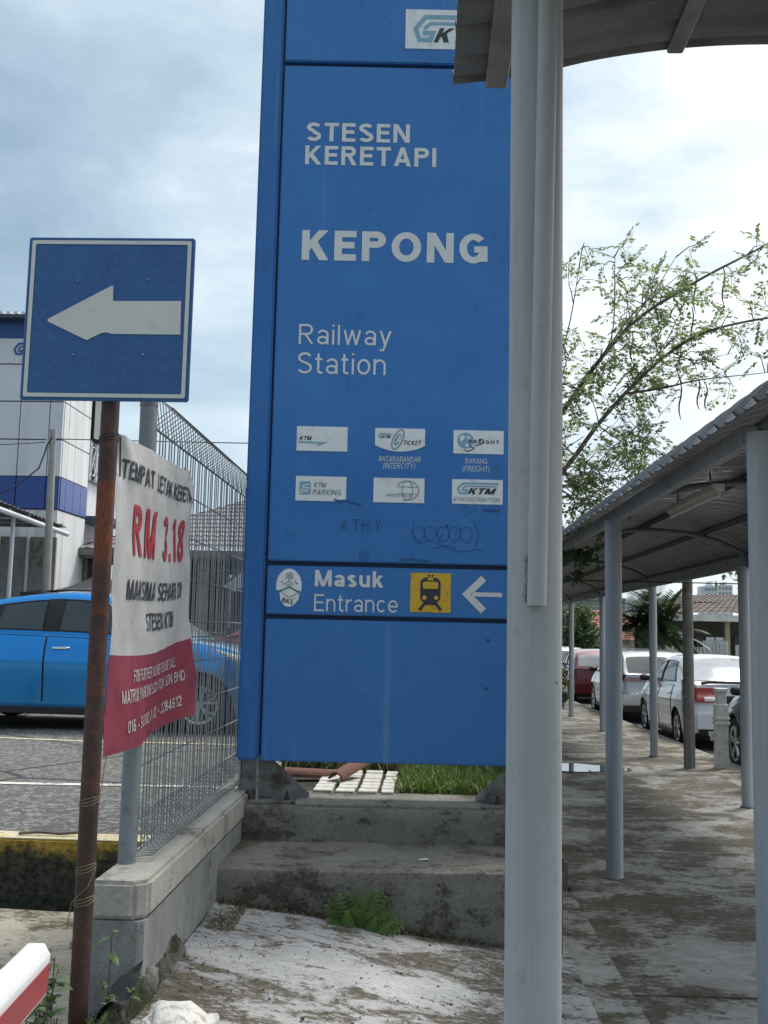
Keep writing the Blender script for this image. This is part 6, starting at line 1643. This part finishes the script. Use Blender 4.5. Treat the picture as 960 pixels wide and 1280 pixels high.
def frond(p, d, L, r):
    """twice-feathered leaf: a drooping stalk with short side stalks of small leaflets"""
    d = d.normalized(); droop = Vector((0, 0, -1))
    n = max(3, int(L/0.050)); pts = [p]; q = p.copy(); dd = d.copy()
    for k in range(n):
        dd = (dd + droop*0.07*r.uniform(0.3, 1.6)).normalized(); q = q + dd*(L/n); pts.append(q.copy())
    tw_.tube(pts, 0.0028, 3, caps=False)
    up = Vector((r.uniform(-.4, .4), r.uniform(-.4, .4), 1)).normalized()
    for k in range(1, n+1):
        s = dd.cross(up).normalized()
        for sg_ in (1, -1):
            if r.random() < 0.2: continue
            base = pts[k]; sd = (s*sg_ + dd*0.7 + up*r.uniform(-.35, .15)).normalized()
            LL = L*0.30*(1-0.5*k/n)*r.uniform(0.7, 1.2)
            m = 2
            for j in range(1, m+1):
                c = base + sd*LL*j/m
                for s2 in (1, -1):
                    if r.random() < 0.15: continue
                    leaf_quad(lm, c, sd*0.6 + dd*s2*0.8 + up*r.uniform(-.5, .3), up + rdir(r)*0.5, r.uniform(0.030, 0.050), r.uniform(0.017, 0.027), 1 if r.random() < 0.035 else 0)
            leaf_quad(lm, base+sd*LL, sd, up + rdir(r)*0.5, 0.052, 0.030, 0)
for i, (p, r0) in enumerate(paths):
    total = len(p)
    for k in range(2, total):
        t = k/(total-1)
        reps = 3 if i not in (0, 1) else (3 if t < 0.72 else 2)
        if p[k].z > 4.7: reps = min(reps, 2)
        for _ in range(reps):
            if rt.random() < 0.74: continue
            a = p[k] if k == total-1 else p[k].lerp(p[k+1], rt.random())
            d = (rdir(rt) + Vector((0.15, 0, 0.12))).normalized()
            L = rt.uniform(0.10, 0.27)
            e = a + d*L
            tw_.tube([a, a.lerp(e, 0.5)+Vector((0, 0, 0.03)), e], [0.006, 0.0045, 0.003], 4, caps=False)
            for _2 in range(rt.choice((2, 2, 3, 4))):
                frond(a.lerp(e, rt.uniform(0.5, 1.0)), (d*0.5 + rdir(rt)*0.9), rt.uniform(0.13, 0.26), rt)
# a denser clump low on the left and over the roof edge
for c, s, n in (((1.35, 9.3, 3.05), (0.28, 0.3, 0.22), 46), ((1.05, 9.4, 3.25), (0.2, 0.3, 0.3), 28), ((2.1, 9.6, 3.15), (0.22, 0.2, 0.25), 26), ((1.6, 9.5, 2.85), (0.25, 0.25, 0.18), 22), ((2.0, 9.5, 3.6), (0.3, 0.25, 0.2), 14), ((1.2, 9.3, 3.9), (0.3, 0.3, 0.3), 26), ((1.7, 9.4, 4.2), (0.35, 0.3, 0.22), 24), ((2.45, 9.6, 4.55), (0.3, 0.3, 0.2), 16), ((2.75, 9.7, 4.0), (0.3, 0.3, 0.12), 10), ((2.6, 9.7, 3.75), (0.25, 0.2, 0.15), 10)):
    for _ in range(int(n*0.42)):
        q = Vector(c) + Vector((rt.gauss(0, s[0]), rt.gauss(0, s[1]), rt.gauss(0, s[2])))
        frond(q, rdir(rt) + Vector((0, 0, -0.1)), rt.uniform(0.14, 0.26), rt)
for _ in range(26):
    q = Vector((rt.uniform(-0.4, 0.4), 9.7+rt.uniform(-.4, .4), rt.uniform(3, 4.6))); frond(q, rdir(rt), 0.25, rt)
lo = lm.build('crown', [M['leaf'], M['leaf_yellow']], ft, world=True, fix=False); lo['kind'] = 'stuff'
tw_.build('twigs', M['twig'], ft, world=True, fix=False)['kind'] = 'stuff'
for (x, z, L) in ((2.53, 4.95, 0.42), (2.50, 4.60, 0.40), (2.80, 5.0, 0.40), (1.93, 4.35, 0.30), (2.55, 3.90, 0.30), (2.38, 3.88, 0.38), (2.0, 3.2, 0.3), (2.62, 3.85, 0.26)):
    q = [Vector((x, 9.55, z)) + Vector((0.015*sin(k*1.3), 0, -L*k/5)) for k in range(6)]
    MB().tube(q, [0.004, 0.007, 0.008, 0.008, 0.007, 0.003], 6).build('seed_pod', M['pod'], ft, smooth=True, world=True)
# dry shoots low on the left of the tree
for k in range(4):
    MB().tube(bez([(0.9, 9.2, 2.42+0.05*k), (1.15, 9.2, 2.62+0.14*k), (1.42, 9.2, 2.66+0.20*k)], 4), 0.004, 4).build('shoot', M['dry'], ft, world=True)

def leafy_mass(name, label, cat, c, s, n, L, mats, seed, trunk=None, group=None, droop=0.0, hollow=0.45, stems=None):
    r = random.Random(seed)
    root = thing(name, label, cat, trunk or (c[0], c[1], c[2]-s[2]), 0, group)
    mb = MB(); clumps = []
    for _ in range(max(6, n//90)):
        d = rdir(r); k = r.uniform(hollow, 1.0)
        clumps.append(Vector((c[0]+d.x*s[0]*k, c[1]+d.y*s[1]*k, c[2]+d.z*s[2]*k)))
    cr = min(s)*0.42
    for i in range(n):
        q = clumps[r.randrange(len(clumps))] + Vector((r.gauss(0, cr*0.6), r.gauss(0, cr*0.6), r.gauss(0, cr*0.5)))
        d = rdir(r) + Vector((0, 0, -droop))
        leaf_quad(mb, q, d, rdir(r)+Vector((0, 0, 0.8)), L*r.uniform(0.6, 1.3), L*r.uniform(0.35, 0.6), 1 if (len(mats) > 1 and r.random() < 0.12) else 0)
    o = mb.build('crown', mats, root, world=True, fix=False); o['kind'] = 'stuff'
    if trunk:
        h = c[2]-trunk[2]
        MB().tube([trunk, (trunk[0]*0.7+c[0]*0.3, trunk[1], trunk[2]+h*0.5), c], [0.11, 0.085, 0.04], 9).build('trunk', M['bark'], root, smooth=True, world=True)
        for cl_ in clumps[:9]:
            a = Vector(trunk).lerp(Vector(c), r.uniform(0.45, 0.9))
            MB().tube([a, a.lerp(cl_, 0.5)+Vector((0, 0, 0.1)), cl_], [0.035, 0.022, 0.01], 6).build('limb', M['bark'], root, world=True)
    return root
leafy_mass('broadleaf_tree', 'bright green large leaved tree over the bungalow roof', 'tree', (7.95, 22.0, 3.1), (1.75, 1.2, 1.35), 2200, 0.22, [M['leaf_bright'], M['leaf_yellow']], 31, (8.7, 22.2, -0.7), 'street trees', 0.5)
leafy_mass('conifer_tree', 'dense dark green columnar tree at the far end of the walkway', 'tree', (6.5, 45.0, 0.95), (0.95, 0.9, 1.75), 9000, 0.20, [M['leaf_dark'], M['leaf_palm']], 32, (6.5, 45, -1.1), 'street trees', -0.5, 0.1)
leafy_mass('garden_shrub', 'yellow green shrub below the palm', 'shrub', (5.75, 26.6, 0.75), (0.55, 0.4, 0.7), 1500, 0.12, [M['leaf'], M['leaf_yellow']], 33, (5.75, 26.6, -0.8), 'street shrubs', 0.2)
leafy_mass('garden_shrub', 'dark shrub at the right of the bungalow gate', 'shrub', (9.9, 28.2, 0.55), (0.9, 0.5, 0.95), 1800, 0.13, [M['leaf'], M['leaf_bright']], 34, (9.9, 28.2, -0.8), 'street shrubs', 0.2)
leafy_mass('garden_shrub', 'mixed green shrub at the left edge near the far white car', 'shrub', (3.32, 25.2, 0.15), (0.20, 0.6, 0.55), 1500, 0.09, [M['leaf_dark'], M['leaf_yellow']], 35, (3.32, 25.2, -0.4), 'street shrubs', 0.2)
leafy_mass('garden_shrub', 'flowering shrub by the white picket fence', 'shrub', (7.0, 48.5, 0.2), (1.2, 0.6, 0.8), 1300, 0.16, [M['leaf'], M['leaf_bright']], 36, (7.0, 48.5, -1.0), 'street shrubs', 0.2)
leafy_mass('hanging_creeper', 'dark creeper hanging under the covered walkway eave', 'creeper', (1.32, 9.2, 2.12), (0.16, 0.5, 0.16), 420, 0.055, [M['leaf_dark']], 37, None, None, 0.9)
# palm with red crownshafts
pl = thing('palm_tree', 'clump of dark green palms with red stems behind the parked cars', 'palm', (5.85, 27.2, -0.8))
rp_ = random.Random(8)
for (x, y, h) in ((5.55, 27.2, 1.75), (5.95, 27.4, 2.05), (6.2, 27.0, 1.5)):
    MB().tube([(x, y, -0.75), (x+0.03, y, h*0.4), (x+0.02, y, h)], [0.06, 0.05, 0.04], 10).build('trunk', M['bark'], pl, smooth=True, world=True)
    MB().tube([(x+0.02, y, h-0.55), (x+0.02, y, h+0.05)], [0.055, 0.03], 10).build('crownshaft', paint('red_crownshaft', (0.24, 0.045, 0.02), 0.5) if 'cs' not in M else M['cs'], pl, smooth=True, world=True)
    for k in range(20):
        a = 2*pi*k/20 + rp_.uniform(-.2, .2); el = rp_.uniform(-0.1, 1.4)
        d = Vector((cos(a)*cos(el), sin(a)*cos(el), sin(el))); q = Vector((x+0.02, y, h)); fm = MB(); pts = [q.copy()]
        L = rp_.uniform(0.9, 1.3)
        for j in range(10):
            d = (d + Vector((0, 0, -0.10))).normalized(); q = q + d*(L/10); pts.append(q.copy())
            s = d.cross(Vector((0, 0, 1)));  s = s.normalized() if s.length > 1e-4 else Vector((1, 0, 0))
            for sg_ in (1, -1):
                for z in (0, 0.5):
                    leaf_quad(fm, q - d*z*L/10, s*sg_ + d*0.75 + Vector((0, 0, -0.15)), Vector((0, 0, 1)), 0.40*sin(pi*(j+1.5)/12.5)+0.10, 0.075, 0)
        fm.tube(pts, [0.014*(1-j/14) for j in range(11)], 5)
        fm.build('frond', M['leaf_palm'], pl, world=True, fix=False)

# fern at the foot of the steps
fe = thing('fern', 'small bright green fern growing from the foot of the steps', 'fern', (-0.265, 4.85, 0.085))
rf = random.Random(4)
for k, (dx, dz, L) in enumerate(((-0.16, 0.22, 0.20), (-0.07, 0.26, 0.23), (0.02, 0.30, 0.24), (0.13, 0.24, 0.24), (0.20, 0.10, 0.22), (-0.20, 0.08, 0.18), (0.08, 0.12, 0.15), (-0.03, 0.14, 0.16), (0.16, 0.16, 0.2), (-0.12, 0.12, 0.16))):
    d = Vector((dx*0.8, -0.05-0.02*(k % 3), dz)).normalized(); q = Vector((0.02*(k % 3)-0.02, 0, 0.0)); pts = [q.copy()]; fm = MB(); n = 10
    for j in range(n):
        d = (d + Vector((0.02*(1 if dx > 0 else -1), -0.004, -0.022))).normalized(); q = q + d*L/n; pts.append(q.copy())
        s = d.cross(Vector((0, -1, 0.4))).normalized()
        for sg_ in (1, -1):
            leaf_quad(fm, q, s*sg_ + d*0.35, Vector((0, -1, 0.5)), 0.066*sin(pi*(j+2.0)/(n+2.5)), 0.017)
    fm.tube(pts, 0.0016, 4, caps=False); fm.build('frond', M['fern'], fe, fix=False)
# dry moss fringe along the step foot
def tufts(name, label, pts, H, w, mats, seed, kind='stuff', cat='grass', lean=0.5):
    r = random.Random(seed); mb = MB()
    for (x, y, z) in pts:
        d = Vector((r.gauss(0, lean), r.gauss(0, lean), 1)).normalized(); L = H*r.uniform(0.5, 1.3)
        s = Vector((cos(r.uniform(0, 6.3)), sin(r.uniform(0, 6.3)), 0))
        p = Vector((x, y, z)); m1 = p + d*L*0.55; e = p + d*L + Vector((d.x, d.y, -0.3))*L*0.25
        mb.add([p-s*w/2, p+s*w/2, m1+s*w*0.4, e, m1-s*w*0.4], [(0, 1, 2, 3, 4)], r.randrange(len(mats)))
    o = mb.build(name, mats, fix=False); o['kind'] = kind; return tag(o, label, cat)
rg = random.Random(50)
tufts('dry_moss', 'dry brown moss fringe along the foot of the lower step', [(rg.uniform(-0.95, 0.62), 5.0 - abs(rg.gauss(0, 0.018)) + 0.04*0.0, slab_z(0, 4.99) + 0.0) if False else ((lambda x: (x, 4.865+0.06*(x+1)/1.7-abs(rg.gauss(0, 0.02)), slab_z(x, 4.85)-0.005))(rg.uniform(-0.92, 0.05) if rg.random() < 0.8 else rg.uniform(0, 0.62))) for _ in range(2600)], 0.035, 0.004, [M['dry'], M['soil'], M['step']], 51, lean=0.8)
tufts('dry_moss', 'dry moss and litter in the corner between wall and steps', [(rg.uniform(-0.99, -0.78), rg.uniform(4.45, 4.86), slab_z(-0.9, 4.7)-0.012) for _ in range(1500)], 0.020, 0.005, [M['dry'], M['dry'], M['step_pale']], 52, lean=1.0)
tufts('grass', 'green grass growing on the planted ground behind the sign', [(rg.uniform(-0.12, 0.64), rg.uniform(6.05, 8.5), 0.54) for _ in range(9000)], 0.085, 0.010, [M['grass'], M['grass'], M['leaf']], 53, lean=0.35)
tufts('grass', 'dark grass and dry stalks beside the pale paving blocks', [(rg.uniform(-0.95, -0.1), rg.uniform(6.95, 8.6), 0.54) for _ in range(5000)], 0.14, 0.012, [M['leaf_dark'], M['leaf'], M['dry']], 54, lean=0.5)
tufts('weeds', 'short weeds along the gutter beside the low wall', [(lambda x: (x, rg.uniform(2.7, 3.55), 0.03 + 0.25*max(0, min(1, (x+1.13)/0.18))**0.8))(-1.03+rg.gauss(0, 0.05)) for _ in range(800)], 0.04, 0.008, [M['leaf_dark'], M['grass'], M['soil']], 55, lean=0.7, cat='weeds')
def leafy_plant(name, label, base, n, H, L, seed, mats, spread=0.08):
    r = random.Random(seed); root = thing(name, label, 'plant', base)
    st_ = MB(); k = 0
    for i in range(n):
        x, y = r.gauss(0, spread), r.gauss(0, spread*1.6); h = H*r.uniform(0.35, 1.1)
        p = [(x*0.6, y*0.6, 0), (x*0.8, y*0.8, h*0.5), (x*1.2+r.gauss(0, 0.02), y*1.1, h)]
        st_.tube(p, 0.0022, 4)
        for j in range(5):
            t = r.uniform(0.35, 1.0); q = Vector(p[1]).lerp(Vector(p[2]), t)
            d = rdir(r); d.z = d.z*0.3 + 0.1
            lf = MB(); l_ = L*r.uniform(0.6, 1.2); d = d.normalized(); s = d.cross(Vector((0, 0, 1))).normalized(); w = l_*0.52
            dz = Vector((0, 0, -1))
            pts = [q, q+d*l_*.3+s*w*.5+dz*.004, q+d*l_*.65+s*w*.38+dz*l_*.08, q+d*l_+dz*l_*.2, q+d*l_*.65-s*w*.38+dz*l_*.08, q+d*l_*.3-s*w*.5+dz*.004, q+d*l_*.5-dz*l_*.03]
            lf.add(pts, [(0, 1, 6), (1, 2, 6), (2, 3, 6), (3, 4, 6), (4, 5, 6), (5, 0, 6)])
            lf.build('leaf', mats[k % len(mats)], root, fix=False); k += 1
    st_.build('stems', M['twig'], root)
    return root
leafy_plant('weed_plant', 'broad leaved green weed between barrier arm and rusty pole', (-1.13, 3.22, 0.02), 13, 0.42, 0.062, 61, [M['leaf_bright'], M['leaf'], M['leaf_dark']], 0.045)
leafy_plant('weed_plant', 'small weed leaf pair beside the end of the low wall', (-1.0, 3.42, 0.12), 2, 0.34, 0.06, 62, [M['leaf_bright'], M['leaf']], 0.015)
leafy_plant('weed_plant', 'low ragged weed in the broken gutter by the slab', (-0.95, 3.35, 0.25), 7, 0.09, 0.03, 63, [M['leaf'], M['leaf_bright']], 0.05)
leafy_plant('weed_plant', 'bushy weed behind the left sign bracket', (-0.78, 7.0, 0.54), 16, 0.24, 0.07, 64, [M['leaf_dark'], M['leaf']], 0.12)
leafy_plant('weed_plant', 'dark trailing weed behind the right sign bracket', (0.46, 6.9, 0.54), 14, 0.24, 0.08, 65, [M['leaf_dark'], M['leaf']], 0.14)
# pale paving blocks and clay pieces on the planted ground
pv = thing('paving_blocks', 'pale paving blocks laid in a grid behind the sign foot', 'paving', (-0.36, 6.45, 0.532))
me = None
for i in range(4):
    for j in range(7):
        w = 0.108 if i < 3 else 0.07
        o = MB().box((-w/2, -0.056, 0), (w/2, 0.056, 0.028)).build('block', M['paver'], pv, bevel=0.004) if me is None or i == 3 else None
        if o is None:
            o = bpy.data.objects.new('block', me); COL.objects.link(o); o.parent = pv
        elif i == 0: me = o.data
        o.location = (-0.20 + 0.130*i - (0.018 if i == 3 else 0) + 0.004*rnd.uniform(-1, 1), -0.42 + 0.128*j, 0.004*rnd.random())
        o.rotation_euler = (0, 0, rnd.uniform(-0.03, 0.03))
def clay_tile(label, loc, rz_, ry):
    mb = MB(); n = 10
    o_ = [(0.055*cos(a), 0.055*sin(a)) for a in frange(0.1, pi-0.1, n)]; i_ = [(0.043*cos(a), 0.043*sin(a)) for a in frange(pi-0.1, 0.1, n)]
    mb.prism(o_+i_, lambda a, b, d: (d, a, b), -0.16, 0.16)
    o = mb.build('clay_tile', M['terracotta'], None, bevel=0.003); o.location = loc; o.rotation_euler = (0, ry, rz_)
    return tag(o, label, 'clay tile', 'clay tiles on the planted ground')
clay_tile('upright leaning half round clay tile over the paving blocks', (-0.44, 6.45, 0.60), radians(62), radians(-12))
clay_tile('half round clay tile lying flat beside the left bracket', (-0.70, 6.55, 0.55), radians(12), 0.05)
# fallen twigs and litter
def twig(label, pts, r, mt='twig'):
    return tag(MB().tube(pts, r, 5).build('twig', M[mt], None), label, 'twig')
twig('dark twig lying on the yellow kerb top', [(-2.15, 5.58, 0.350), (-2.05, 5.60, 0.356), (-1.93, 5.59, 0.352), (-1.84, 5.61, 0.358)], 0.009)
lf = MB(); lf.add([(-0.02, -0.008, 0), (0.02, -0.012, 0.006), (0.03, 0.0, 0.004), (0.015, 0.012, 0.008), (-0.02, 0.01, 0.002)], [(0, 1, 2, 3, 4)])
o = lf.build('leaf_scrap', M['plaque'], None, fix=False); o.location = (0.02, 5.13, 0.372); tag(o, 'pale paper scrap lying on the lower step tread', 'litter')
